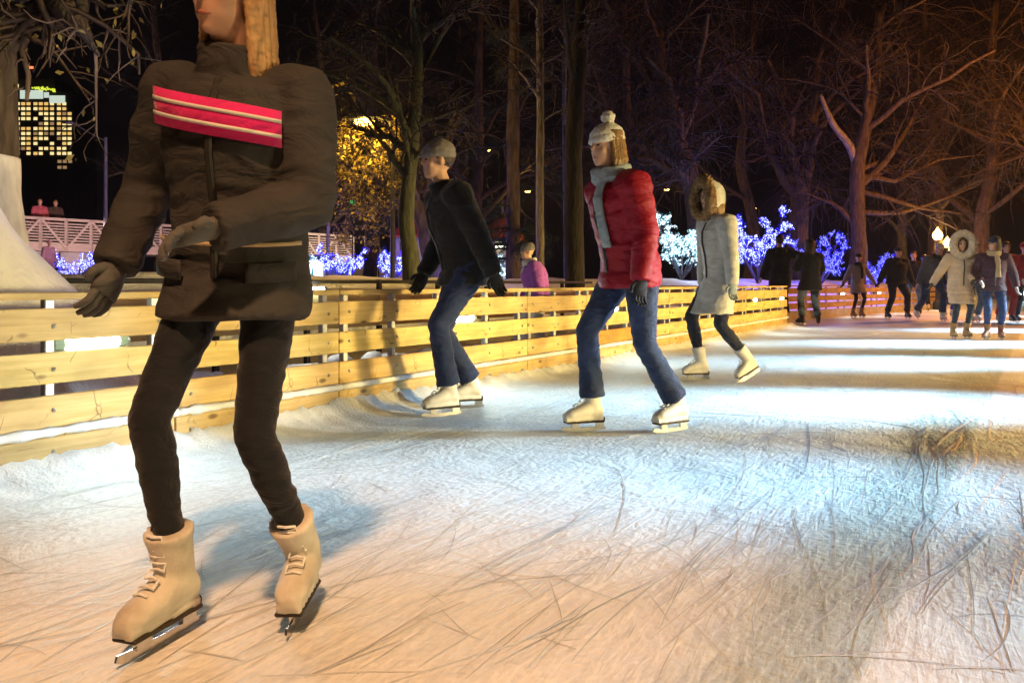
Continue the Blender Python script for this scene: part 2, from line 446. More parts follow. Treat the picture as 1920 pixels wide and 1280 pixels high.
def skate_tracks():
    """thin cut grooves with a ridge of shaved ice beside them, lying on the ice"""
    r = np.random.RandomState(5)
    ang = math.atan2(1, KF)
    V = []; Fc = []; mi = []
    nrm = r.uniform
    cnt = 0
    for i in range(620):
        py = 600 + 740 * r.beta(1.3, 1.4)
        px = r.uniform(-150, 2050)
        d = F * CH / (py - HZ)
        x0 = (px - 960) / F * d
        if x0 < fx(d) + .35: continue
        q = r.uniform()
        if q < .68: a = ang + r.normal(0, .15); cur = r.normal(0, .2)
        elif q < .92: a = ang + r.normal(.0, .7); cur = r.normal(0, 1.1)
        else: a = r.uniform(0, 2 * math.pi); cur = r.normal(0, 2.4)
        L = r.uniform(.2, 1.3) * (.5 if q > .68 else 1.3)
        L *= min(1.6, max(.8, d / 3.5))
        w = r.uniform(.0007, .0017) * max(1, d / 3.0)
        K = 9
        pts = []
        x, y = x0, d
        wob = r.normal(0, .5)
        for k in range(K):
            pts.append((x, y)); x += math.cos(a) * L / K; y += math.sin(a) * L / K
            a += cur * L / K + wob * .08 * math.sin(k * 1.3)
        pts = np.array(pts)
        if np.any(pts[:, 0] < KF * pts[:, 1] - CF + .25): continue
        t = np.gradient(pts, axis=0); t /= np.linalg.norm(t, axis=1)[:, None] + 1e-9
        n = np.stack([-t[:, 1], t[:, 0]], 1)
        tap = np.sin(np.linspace(.15, math.pi - .15, K)) ** .6
        base = len(V)
        side = 1 if r.uniform() < .5 else -1
        z = .0135 + .0004 * (i % 7)
        rw = w * (r.uniform(.3, .9) if r.uniform() < .12 else .08); rh = min(.003, rw * .5)
        for k in range(K):
            c = pts[k]; nn = n[k] * side; ww = w * tap[k] + 2e-4
            jit = 1 + .5 * r.normal() * .3
            a0 = c - nn * ww; a1 = c + nn * ww; m1 = a1 + nn * rw * tap[k] * .6 * jit; e1 = a1 + nn * rw * tap[k] * 1.3
            V += [(a0[0], a0[1], z), (a1[0], a1[1], z), (m1[0], m1[1], z + rh * tap[k] * max(.2, jit)), (e1[0], e1[1], z - .001)]
        for k in range(K - 1):
            o = base + k * 4
            for j in range(3):
                Fc.append((o + j, o + j + 1, o + j + 5, o + j + 4)); mi.append(0 if j == 0 else 1)
    me = np_mesh('skate_tracks', np.array(V), np.array(Fc), np.array(mi))
    gm = rough_mat('cut_ice', (.34, .37, .40), (.50, .54, .57), 6, .35, .2, 60, dist=.004, spec=.5)
    sm = rough_mat('shaved_ice', (.72, .75, .78), (.88, .89, .90), 30, .7, .5, 150, dist=.004)
    o = link_mesh('skate_tracks', me, [gm, sm])
    tag(o, 'thin curved skate cuts scratched across the white ice', 'skate tracks', kind='stuff')

def snow_edge():
    """shaved snow thrown up against the foot of the fence"""
    v = []; K = 7; ds = np.arange(1.6, 15.9, .035)
    r = np.random.RandomState(3)
    prof = [(0, .085), (.03, .078), (.07, .05), (.13, .028), (.22, .012), (.34, .003), (.42, -.004)]
    for i, d in enumerate(ds):
        k = 1 + .14 * math.sin(d * 2.1) * math.sin(d * .73 + 1) + .10 * r.normal()
        k *= 1.15 if d < 7 else .95
        for j, (o, z) in enumerate(prof):
            jj = .007 * r.normal() if 0 < j < 6 else 0
            v.append((fx(d) + .012 + o * k * .85 * .851, d - o * k * .85 * .525, .012 + max(-.004, z * k + jj * (1 if j < 4 else .4))))
    n = len(ds)
    i = np.arange(n * K).reshape(n, K)
    f = np.stack([i[:-1, :-1], i[:-1, 1:], i[1:, 1:], i[1:, :-1]], -1).reshape(-1, 4)
    o = link_mesh('snow_edge', np_mesh('snow_edge', np.array(v), f), M['ledge_snow'], None, True)
    tag(o, 'ridge of shaved snow along the foot of the fence', 'snow', kind='stuff')

def snow_mound():
    """big heap behind the left end of the fence"""
    cx, cy = -3.72, 4.85
    nu, nv = 48, 18
    v = []
    for j in range(nv + 1):
        t = j / nv
        for i in range(nu):
            a = 2 * math.pi * i / nu
            rr = t * 1.40
            z = 1.62 * (1 - t ** 1.9) - .03
            n = noise.noise(Vector((math.cos(a) * rr * 1.6, math.sin(a) * rr * 1.6, 3)))
            n2 = noise.noise(Vector((math.cos(a) * rr * 6, math.sin(a) * rr * 6, 8)))
            rr *= 1 + .18 * n
            v.append((cx + math.cos(a) * rr, cy + math.sin(a) * rr * .8, max(-.04, z + (.16 * n + .05 * n2) * (1 - t * .6))))
    idx = np.arange((nv + 1) * nu).reshape(nv + 1, nu)
    f = np.stack([idx[:-1], np.roll(idx[:-1], -1, 1), np.roll(idx[1:], -1, 1), idx[1:]], -1).reshape(-1, 4)[:, ::-1]
    o = link_mesh('snow_mound', np_mesh('snow_mound', np.array(v), f), M['snow'], None, True)
    tag(o, kind='structure')

def lane_snow():
    """ploughed snow and slush lumps lying in the lane behind the near fence"""
    r = np.random.RandomState(8)
    mb = MB()
    for i in range(260):
        d = r.uniform(2.6, 15)
        off = r.uniform(.35, 2.4)
        x = fx(d) - off * .851; y = d + off * .525
        s = r.uniform(.05, .2)
        mb.ell((x, y, .02), (s * r.uniform(.8, 1.6), s, s * r.uniform(.4, .8)), Matrix.Rotation(r.uniform(0, 3), 3, 'Z'), 9, 6)
    o = mb.build('snow_lumps', M['ledge_snow'], None, True)
    tag(o, 'lumps of ploughed snow in the lane behind the fence', 'snow', kind='stuff')

# ------------------------------------------------------------------ fences
def board_rows(mb, L, rows, y0=0., th=.028, gap=.003, screws=None):
    for z0, z1 in rows:
        mb.box((L / 2, y0, (z0 + z1) / 2), (L - 2 * gap, th, z1 - z0), None, .004)

def rink_fence():
    ROOT = Vector((fx(1.06), 1.06, 0))
    root = empty('rink_fence', ROOT, 0, 'long pine board fence with snow ledge running along the left of the ice', 'fence')
    seams = [1.06 + k for k in range(15)]
    pts = [Vector((fx(d), d, 0)) for d in seams]
    # rounded turn to the left at the far end
    end = pts[-1]; dirf = Vector((KF, 1, 0)).normalized()
    a0 = math.atan2(dirf.y, dirf.x)
    p = end.copy(); a = a0
    p = p + dirf * .55; pts.append(p.copy())
    for k in range(4):
        a += R(27); p = p + Vector((math.cos(a), math.sin(a), 0)) * .28; pts.append(p.copy())
    p = p + Vector((math.cos(a), math.sin(a), 0)) * 1.2; pts.append(p.copy())
    p = p + Vector((math.cos(a), math.sin(a), 0)) * 1.2; pts.append(p.copy())
    rows = [(.605, .748), (.418, .555), (.226, .366), (.045, .182)]
    rr = np.random.RandomState(4)
    for i in range(len(pts) - 1):
        p0, p1 = pts[i], pts[i + 1]
        d = p1 - p0; L = d.length; ang = math.atan2(d.y, d.x)
        def child(mb, name, mat, sm=False, par=root, loc=None):
            o = mb.build(name, mat, par, sm)
            o.location = (p0 - ROOT) if loc is None else loc; o.rotation_euler = (0, 0, ang); return o
        orange = (i == 7)
        mb = MB()
        rws = [(z0 + rr.uniform(-.004, .004), z1 + rr.uniform(-.004, .004)) for z0, z1 in rows]
        board_rows(mb, L, [q for k, q in enumerate(rws) if not (orange and k == 2)])
        if orange:
            mo = MB(); board_rows(mo, L, [rws[2]])
            o = child(mo, 'board', M['orange_wood']); o['label'] = 'bright orange replacement board'
        # bolts (front side faces -y local)
        mbp = mb; mb.cur = 1
        posts = [.09 * L / 1.175, .48 * L, .92 * L] if L > .8 else ([.5 * L])
        for z0, z1 in rws:
            for px in posts:
                mb.cyl((px, -.014, (z0 + z1) / 2 + rr.uniform(-.02, .02)), (px, -.021, (z0 + z1) / 2), .008, 8)
        pan = child(mb, 'board_panel', [M['wood'], M['steel']])
        # top rail
        mb = MB(); mb.box((L / 2, .035, .806), (L - .004, .11, .032), None, .005)
        child(mb, 'top_rail', M['wood'])
        # ledge board carrying snow
        mb = MB(); mb.box((L / 2, -.026, .196), (L - .002, .024, .022), None, .004)
        child(mb, 'ledge', M['wood'])
        mb = MB()
        K = max(6, int(L / .03)); tp = []; tr = []
        for k in range(K + 1):
            s = 1 + .35 * noise.noise(Vector(((p0.x + k * .03) * 6, i * 3.3, 1))) + .12 * rr.normal()
            if rr.uniform() < .02: s *= .55
            tp.append((L * k / K, -.030, .208)); tr.append((.026 * s, .021 * s))
        mb.tube(tp, tr, 9, True, (Vector((0, 1, 0)), Vector((0, 0, 1))))
        child(mb, 'ledge_snow', M['ledge_snow'], True)
        for px in posts:
            mb = MB()
            mb.box((0, 0, .395), (.042, .042, .788), None, .004)
            o = child(mb, 'post', M['steel'], loc=(p0 - ROOT) + Vector((math.cos(ang) * px - math.sin(ang) * .037, math.sin(ang) * px + math.cos(ang) * .037, 0)))
    # pipes lying behind
    return root

def pipes():
    for k, (off, z, rad) in enumerate(((.55, .16, .028), (.95, .12, .035))):
        mb = MB()
        ptsp = []
        for d in np.arange(2.2, 15.2, .4):
            ptsp.append((fx(d) - off * .851 + .03 * math.sin(d * 1.3 + k), d + off * .525, z + .02 * math.sin(d * .9 + k * 2)))
        mb.tube(ptsp, rad, 8)
        o = mb.build('coolant_pipe', M['white_pipe'], None, True)
        tag(o, ['white coolant pipe lying close behind the board fence', 'thicker white coolant pipe farther into the lane behind the fence'][k], 'pipe', 'coolant pipes behind the fence')
        mb2 = MB()
        for d in np.arange(2.6, 15, 1.6):
            mb2.box((fx(d) - off * .851, d + off * .525, (z - rad) / 2 - .01), (.06, .06, max(.02, z - rad)))
        mb2.build('bracket', M['dark_metal'], o)

def tube_lamp(p, ang, label, L=.5, group='tube lamps set in the near fence', tilt=0, em=None):
    r = empty('tube_lamp', p, ang, label, 'lamp', group)
    mb = MB()
    n = 8
    # end caps and back housing (greenish plastic)
    mb.box((0, .024, 0), (L, .03, .062), None, .008)
    for s in (-1, 1):
        mb.tube([(s * (L / 2 - .04), -.002, 0), (s * (L / 2), 0, 0), (s * (L / 2 + .028), .008, 0)], [.030, .029, .012], 8)
    mb.build('housing', M['lamp_housing'], r)
    mb = MB()
    mb.tube([(-L / 2 + .04, -.004, 0), (L / 2 - .04, -.004, 0)], [(.027, .025)] * 2, 12, True, (Vector((0, 1, 0)), Vector((0, 0, 1))))
    mb.build('diffuser', em or M['tube_light'], r, True)
    return r

def area(name, loc, target, sx, sy, power, color, spread=180):
    l = bpy.data.lights.new(name, 'AREA'); l.shape = 'RECTANGLE'; l.size = sx; l.size_y = sy
    l.energy = power; l.color = color; l.spread = R(spread)
    o = bpy.data.objects.new(name, l); col.objects.link(o); o.location = loc
    d = Vector(target) - Vector(loc)
    o.rotation_euler = d.to_track_quat('-Z', 'Y').to_euler()
    return o

def point(name, loc, power, color, rad=.1):
    l = bpy.data.lights.new(name, 'POINT'); l.energy = power; l.color = color; l.shadow_soft_size = rad
    o = bpy.data.objects.new(name, l); col.objects.link(o); o.location = loc
    return o

def spot(name, loc, target, power, color, angle=60, blend=.6, rad=.15):
    l = bpy.data.lights.new(name, 'SPOT'); l.energy = power; l.color = color; l.shadow_soft_size = rad
    l.spot_size = R(angle); l.spot_blend = blend
    o = bpy.data.objects.new(name, l); col.objects.link(o); o.location = loc
    o.rotation_euler = (Vector(target) - Vector(loc)).to_track_quat('-Z', 'Y').to_euler()
    return o

M['white_pipe'] = rough_mat('white_pipe', (.5, .5, .5), (.7, .7, .7), 4, .5, .2)
M['lamp_housing'] = rough_mat('lamp_housing', (.20, .30, .27), (.28, .38, .34), 6, .3, .05)
M['tube_light'] = emit_mat('lit_tube', (.82, 1.0, .95), 30, True, (.8, .8, .8))
COOL = (.40, .74, 1.0)

def lane_fence():
    ROOT = Vector((fx(5, 3.3), 5, 0))
    root = empty('lane_fence', ROOT, 0, 'low board fence with dark metal handrail, standing behind the near fence', 'fence')
    d = 4.6; k = 0
    while d < 14.2:
        p0 = Vector((fx(d, 3.3), d, 0)); p1 = Vector((fx(d + 1, 3.3), d + 1, 0))
        ang = math.atan2(1, KF); L = (p1 - p0).length
        mb = MB(); board_rows(mb, L, [(.60, .79), (.36, .52), (.08, .28)])
        o = mb.build('board_panel', M['wood'], root); o.location = p0 - ROOT; o.rotation_euler = (0, 0, ang)
        mb = MB()
        mb.box((.03, .02, .45), (.05, .05, .92))
        o = mb.build('post', M['dark_metal'], root); o.location = p0 - ROOT; o.rotation_euler = (0, 0, ang)
        mb = MB()
        mb.cyl((0, .02, .885), (L, .02, .885), .022, 8)
        o = mb.build('handrail', M['dark_metal'], root); o.location = p0 - ROOT; o.rotation_euler = (0, 0, ang)
        d += 1; k += 1
    return root

def far_fence():
    a = Vector((P(1466, 603, 17.6).x, 17.6, 0)); a.x = far_line(17.6)
    root = empty('rink_fence', a, 0, 'farther pine board fence with pale kick boards behind the skaters', 'fence')
    ys = np.arange(17.6, 27.2, .85)
    for i in range(len(ys) - 1):
        p0 = Vector((far_line(ys[i]), ys[i], 0)); p1 = Vector((far_line(ys[i + 1]), ys[i + 1], 0))
        d = p1 - p0; L = d.length; ang = math.atan2(d.y, d.x)
        mb = MB(); board_rows(mb, L, [(.62, .76), (.44, .57), (.26, .40)])
        mb.box((L / 2, .03, .81), (L, .10, .032))
        o = mb.build('board_panel', M['wood'], root); o.location = p0 - a; o.rotation_euler = (0, 0, ang)
        mb = MB(); mb.box((L / 2, -.004, .11), (L - .004, .03, .22), None, .004)
        o = mb.build('kick_board', M['kick'], root); o.location = p0 - a; o.rotation_euler = (0, 0, ang)
        for px in (.15 * L, .8 * L):
            mb = MB(); mb.box((px, .037, .395), (.042, .042, .788))
            o = mb.build('post', M['steel'], root); o.location = p0 - a; o.rotation_euler = (0, 0, ang)
M['kick'] = rough_mat('kick_board', (.5, .52, .5), (.72, .74, .74), 4, .4, .2)
# ------------------------------------------------------------------ trees
def prisms(P_, R_, n=3):
    """P_ (M,K,3) polylines, R_ (M,K) radii -> verts, quads"""
    Mn, K, _ = P_.shape
    T = np.gradient(P_, axis=1); T /= np.linalg.norm(T, axis=2, keepdims=True) + 1e-9
    ref = np.where(np.abs(T[..., 2:3]) > .9, np.array([1., 0, 0]), np.array([0, 0, 1.]))
    U = np.cross(T, ref); U /= np.linalg.norm(U, axis=2, keepdims=True) + 1e-9
    W = np.cross(T, U)
    a = np.arange(n) * 2 * math.pi / n
    V = P_[:, :, None, :] + R_[:, :, None, None] * (np.cos(a)[None, None, :, None] * U[:, :, None, :] + np.sin(a)[None, None, :, None] * W[:, :, None, :])
    idx = np.arange(Mn * K * n).reshape(Mn, K, n)
    A = idx[:, :-1, :]; B = idx[:, 1:, :]
    f = np.stack([A, np.roll(A, -1, 2), np.roll(B, -1, 2), B], -1).reshape(-1, 4)
    return V.reshape(-1, 3), f

def grow(r, par, prad, n, length, tmin=.25, along=.5, rand=.8, up=.1, droop=0., wig=.25, K=5, rscale=.5, lvar=.5, tmax=1.):
    """children of polylines par (N,Kp,3)"""
    Np, Kp, _ = par.shape
    pi = np.repeat(np.arange(Np), n); m = len(pi)
    t = r.uniform(tmin, tmax, m) * (Kp - 1); i0 = np.minimum(t.astype(int), Kp - 2); fr = (t - i0)[:, None]
    s = par[pi, i0] * (1 - fr) + par[pi, i0 + 1] * fr
    tan = par[pi, i0 + 1] - par[pi, i0]; tan /= np.linalg.norm(tan, axis=1, keepdims=True) + 1e-9
    rv = r.normal(size=(m, 3)); rv -= tan * np.sum(rv * tan, 1, keepdims=True); rv /= np.linalg.norm(rv, axis=1, keepdims=True) + 1e-9
    d = tan * along + rv * rand + np.array([0, 0, up]); d /= np.linalg.norm(d, axis=1, keepdims=True)
    L = length * r.uniform(1 - lvar, 1 + lvar, m) * (1.15 - .6 * (t / (Kp - 1)))
    out = np.zeros((m, K, 3)); out[:, 0] = s
    for k in range(1, K):
        out[:, k] = out[:, k - 1] + d * (L / (K - 1))[:, None]
        d = d + r.normal(size=(m, 3)) * wig + np.array([0, 0, -droop]); d /= np.linalg.norm(d, axis=1, keepdims=True)
    r0 = prad[pi, i0] * rscale * r.uniform(.7, 1.1, m)
    rad = r0[:, None] * np.linspace(1, .35, K)[None]
    return out, rad

def trunk_mesh(mb, pts, rad, seed, n=12, sub=6):
    """spline tube with a bumpy outline"""
    pts = [Vector(p) for p in pts]; P2 = []; R2 = []
    for i in range(len(pts) - 1):
        p0 = pts[max(i - 1, 0)]; p1 = pts[i]; p2 = pts[i + 1]; p3 = pts[min(i + 2, len(pts) - 1)]
        for k in range(sub):
            t = k / sub
            q = .5 * ((2 * p1) + (p2 - p0) * t + (2 * p0 - 5 * p1 + 4 * p2 - p3) * t * t + (3 * p1 - p0 - 3 * p2 + p3) * t ** 3)
            P2.append(q); R2.append(rad[i] * (1 - t) + rad[i + 1] * t)
    P2.append(pts[-1]); R2.append(rad[-1])
    base = len(mb.v)
    mb.tube(P2, R2, n)
    for i in range(base, len(mb.v)):
        ring = (i - base) // n
        if ring >= len(P2): break
        c = P2[ring]; v = Vector(mb.v[i])
        k = 1 + .16 * noise.noise(Vector((v.x * 5 + seed, v.y * 5, v.z * 1.3))) + .07 * noise.noise(Vector((v.x * 16 + seed, v.y * 16, v.z * 4)))
        mb.v[i] = tuple(c + (v - c) * k)
    return P2, R2

def tree(name, label, pts, rad, seed, limbs=9, blen=3.0, tw=(7, 8), tlen=(1.3, .6), droop=.04, up=.3, bark='bark', group='bare trees behind the rink',
         leaves=0, leaf_size=.06, tmin=.35, cat='tree', hang=0, extra=None, twig='twig', rand=.8, trad=.5, leaf_mat='leaf', leaf_filter=None, side=None, tmax=1.0):
    r = np.random.RandomState(seed)
    pts = [Vector(p) for p in pts]
    base = Vector((pts[0].x, pts[0].y, gh(pts[0].x, pts[0].y) - .05))
    root = empty(name, base, 0, label, cat, group)
    mb = MB()
    P2, R2 = trunk_mesh(mb, [p - base for p in pts], rad, seed)
    tp = np.array([[tuple(p) for p in P2]]); tr = np.array([R2])
    L1, r1 = grow(r, tp, tr, limbs, blen, tmin, .5, rand, up, droop, .16, 7, .55, tmax=tmax)
    if side is not None:      # keep the limbs that reach the given way
        dv = L1[:, -1] - L1[:, 0]; keep = dv @ np.array(side) > 0
        L1, r1 = L1[keep], r1[keep]
    if extra:
        ex = []
        for e in extra:
            e = [np.array(tuple(Vector(q) - base)) for q in e]
            K = 7; ts = np.linspace(0, len(e) - 1, K); ex.append([e[min(int(t), len(e) - 2)] * (1 - (t - min(int(t), len(e) - 2))) + e[min(int(t), len(e) - 2) + 1] * (t - min(int(t), len(e) - 2)) for t in ts])
        ex = np.array(ex) + r.normal(size=(len(ex), 7, 3)) * .02
        L1 = np.concatenate([L1, ex]); r1 = np.concatenate([r1, np.repeat(np.linspace(rad[-1] * .8 + .02, .012, 7)[None], len(ex), 0)])
    v1, f1 = prisms(L1, np.maximum(r1, .012), 6)
    n0 = len(mb.v)
    mb.v += [tuple(q) for q in v1]; mb.f += [tuple(q + n0) for q in f1]; mb.m += [0] * len(f1)
    mb.build('trunk', M[bark], root, True)
    L2, r2 = grow(r, L1, np.maximum(r1, .02), tw[0], tlen[0], .2, .6, .75, .15, droop, .22, 6, .5)
    L3, r3 = grow(r, L2, r2, tw[1], tlen[1], .15, .6, .8, .0, droop * 1.5 + .02, .28, 5, .6)
    segs = [(L2, np.maximum(r2, .007)), (L3, np.maximum(r3, .0035 + .0 * trad))]
    if hang:
        L4, r4 = grow(r, L2, r2, hang, 1.5, .2, .3, .5, -.4, .22, .10, 6, .4)
        segs.append((L4, np.maximum(r4, .004)))
        L3 = np.concatenate([L3, L4[:, :5]])
    vs = []; fs = []; off = 0
    for a, b in segs:
        v, f = prisms(a, b, 3); vs.append(v); fs.append(f + off); off += len(v)
    crown = link_mesh('crown', np_mesh('crown', np.concatenate(vs), np.concatenate(fs)), M[twig], root, False)
    if leaves:
        seg = L3.reshape(-1, 3)
        if leaf_filter is not None:
            seg = seg[leaf_filter(seg + np.array(base))]
        c = seg[r.randint(0, len(seg), leaves)] + r.normal(size=(leaves, 3)) * .05
        leaf_cards('leaves', c, leaf_size, r, M[leaf_mat], root)
    return root

def leaf_cards(name, c, size, r, mat, parent):
    n = len(c)
    u = r.normal(size=(n, 3)); u /= np.linalg.norm(u, axis=1, keepdims=True)
    w = r.normal(size=(n, 3)); w -= u * np.sum(u * w, 1, keepdims=True); w /= np.linalg.norm(w, axis=1, keepdims=True)
    nn = np.cross(u, w)
    s = size * r.uniform(.6, 1.3, (n, 1))
    v = np.stack([c - u * s, c + w * s * .45 + nn * s * .15, c + u * s, c - w * s * .45 + nn * s * .15], 1).reshape(-1, 3)
    f = np.arange(n * 4).reshape(-1, 4)
    return link_mesh(name, np_mesh(name, v, f), mat, parent)

def pxs(lst, d): return [P(x, y, d) for x, y in lst]

def build_trees():
    # old trunk at the left edge, limewashed foot
    d = 6.6
    t = tree('bare_tree', 'thick rough old tree with limewashed foot behind the snow mound', [P(-34, 560, d), P(-32, 420, d), P(-27, 270, d), P(-24, 100, d), P(-30, -140, d)],
             [.36, .26, .235, .20, .17], 21, 5, 1.5, (5, 5), (.8, .4), .10, .1, tmin=.75, group=None,
             extra=[[P(-20, 60, d), P(40, -60, d), P(95, 5, d - .4), P(140, 40, d - .5), P(190, 110, d - .6)],
                    [P(-20, 40, d), P(60, -50, d - .2), P(92, 20, d - .3), P(84, 75, d - .3)],
                    [P(-10, 90, d), P(30, 70, d), P(62, 52, d)],
                    [P(-20, 0, d), P(80, -60, d + .3), P(160, -20, d), P(150, 30, d), P(170, 75, d)],
                    [P(-20, -40, d), P(120, -80, d), P(210, -60, d), P(240, 10, d)]], leaves=220, leaf_size=.035, twig='twig_warm')
    mb = MB()
    b = t.location
    trunk_mesh(mb, [P(-34, 560, d) - b, P(-32, 420, d) - b, P(-30, 350, d) - b, P(-28, 292, d) - b], [.375, .278, .262, .25], 21)
    o = mb.build('whitewash', M['whitewash'], t, True); o['label'] = 'limewashed white foot of the trunk'
    # tall leaning trunk, greenish, in front of the kiosk
    d = 13.
    tree('bare_tree', 'tall slim greenish trunk forking high, in front of the kiosk', [P(774, 548, d), P(768, 470, d), P(762, 400, d), P(775, 250, d), P(782, 120, d), P(776, -60, d)],
         [.17, .135, .125, .115, .10, .07], 31, 9, 2.0, (7, 9), (1.2, .6), .05, .35, 'bark_green', tmin=.45,
         extra=[[P(778, 170, d), P(800, 110, d), P(850, 30, d), P(900, -30, d)], [P(772, 235, d), P(820, 220, d), P(890, 195, d - .3)], [P(765, 280, d), P(710, 250, d), P(660, 235, d)],
                [P(776, 120, d), P(720, 60, d), P(660, 40, d)], [P(780, 80, d), P(860, 20, d), P(960, -30, d)]])
    # leaning tree with yellow lit leaves
    d = 17.
    tree('leafy_tree', 'leaning tree still in leaf, lit yellow under the street lamp', [P(822, 545, d), P(806, 470, d), P(788, 400, d), P(750, 330, d), P(700, 285, d)],
         [.22, .20, .16, .12, .07], 41, 14, 2.0, (9, 9), (1.0, .5), .05, .3, 'bark', tmin=.5, leaves=7500, leaf_size=.05,
         extra=[[P(785, 395, d), P(740, 350, d), P(690, 330, d), P(640, 340, d)], [P(770, 370, d), P(720, 370, d), P(670, 390, d), P(640, 420, d)], [P(750, 330, d), P(700, 270, d), P(650, 250, d)],
                [P(760, 340, d), P(715, 300, d), P(670, 270, d)], [P(780, 385, d), P(735, 385, d), P(700, 400, d)]], group=None, leaf_filter=lambda s: (s[:, 0] < (775 - 960) / F * 17))
    # conifers / straight trunks in the middle
    d = 18.
    conifer('conifer_tree', 'dark conifer with drooping lower boughs beside the glazed pavilion', P(962, 545, d), 11, .17, 51, d)
    d = 16.
    tree('bare_tree', 'straight grey trunk right of the dark conifer', [P(1013, 545, d), P(1012, 380, d), P(1013, 150, d), P(1010, -80, d)], [.09, .08, .075, .06], 61, 12, 1.4, (6, 8), (.9, .5), .08, .2, 'bark_grey', tmin=.55)
    d = 14.5
    tree('bare_tree', 'broad near-black trunk rising behind the red jacketed skater', [P(1078, 545, d), P(1075, 300, d), P(1085, 120, d), P(1100, -80, d)], [.19, .16, .15, .13], 71, 9, 2.2, (7, 8), (1.1, .6), .06, .3, 'bark_black', tmin=.5)
    d = 19.
    tree('bare_tree', 'slender pale trunk between the grey trunk and the black trunk', [P(1062, 545, d), P(1060, 380, d), P(1058, 200, d), P(1060, 20, d)], [.06, .055, .05, .04], 72, 8, 1.2, (6, 7), (.9, .5), .08, .2, 'bark_grey', tmin=.55)
    # right wood
    d = 24.
    tree('willow_tree', 'weeping tree with black limb and hanging twigs above the fur-hooded skater', [P(1320, 560, d), P(1310, 420, d), P(1285, 300, d), P(1245, 210, d), P(1235, 60, d)], [.38, .32, .27, .22, .15], 81, 11, 4.2, (9, 6), (2.0, .8), .09, .25, 'bark', tmin=.35, hang=9,
         extra=[[P(1240, 190, d), P(1190, 110, d), P(1150, 55, d)], [P(1245, 230, d), P(1210, 150, d), P(1180, 180, d)], [P(1260, 240, d), P(1350, 120, d), P(1420, 180, d), P(1440, 260, d)]])
    d = 29.
    tree('bare_tree', 'broad trunk tinted violet by the blue fairy lights', [P(1494, 560, d), P(1497, 440, d), P(1502, 360, d), P(1516, 280, d), P(1530, 120, d)], [.42, .36, .33, .28, .2], 91, 11, 4.0, (8, 9), (1.9, .8), .05, .3, 'bark', tmin=.4, hang=4)
    d = 26.
    t = tree('bare_tree', 'trunk with a pale broken limb above the far fence', [P(1606, 560, d), P(1610, 460, d), P(1607, 380, d), P(1610, 300, d), P(1640, 160, d), P(1650, 20, d)], [.32, .25, .23, .22, .16, .1], 101, 12, 4.0, (9, 8), (2.0, .8), .07, .15, 'bark', tmin=.35, hang=4,
             extra=[[P(1612, 330, d), P(1680, 340, d), P(1760, 300, d), P(1850, 290, d)], [P(1612, 400, d), P(1690, 400, d), P(1780, 370, d), P(1860, 330, d)], [P(1608, 420, d), P(1560, 380, d), P(1500, 360, d)], [P(1612, 360, d), P(1720, 390, d), P(1800, 400, d)]])
    mb = MB(); b = t.location
    trunk_mesh(mb, [P(1606, 305, d) - b, P(1590, 270, d) - b, P(1562, 232, d) - b, P(1538, 178, d) - b], [.13, .12, .10, .05], 7)
    o = mb.build('broken_limb', M['bark_pale'], t, True); o['label'] = 'pale broken limb stripped of its bark'
    specs = [
        (1745, 31, 111, 'dark bare tree standing behind the man in the grey jacket', 12, 4.5),
        (1690, 38, 112, 'bare tree deep in the wood right of the broken limb', 11, 5),
        (1855, 27, 113, 'orange-lit bare tree above the woman in the dark beanie', 13, 4.2),
        (1960, 24, 114, 'bare tree at the right edge reaching over the rink', 14, 4.5),
        (1400, 34, 115, 'bare tree deep in the wood left of the violet trunk', 11, 5),
        (1170, 30, 116, 'bare tree deep in the wood behind the red jacketed skater', 11, 4.5),
        (900, 31, 117, 'bare tree deep in the park behind the glazed pavilion', 11, 4.5),
        (690, 30, 118, 'violet-lit bare tree behind the yellow leaved tree', 13, 4.2),
        (590, 40, 119, 'bare tree far behind the footbridge', 11, 5),
        (300, 40, 120, 'bare tree far behind the taupe-coated skater', 11, 5),
    ]
    for px, d, s, lab, nl, bl in specs:
        r = random.Random(s)
        pts = [P(px, 560, d)]
        for y in (430, 300, 160, 0): pts.append(P(px + r.uniform(-16, 16), y, d + r.uniform(-.4, .4)))
        tree('bare_tree', lab, pts, [.30, .24, .2, .16, .1], s, nl, bl, (8, 9), (2.0, .85), .05, .2, 'bark', tmin=.2, hang=3 if px > 1100 else 0)

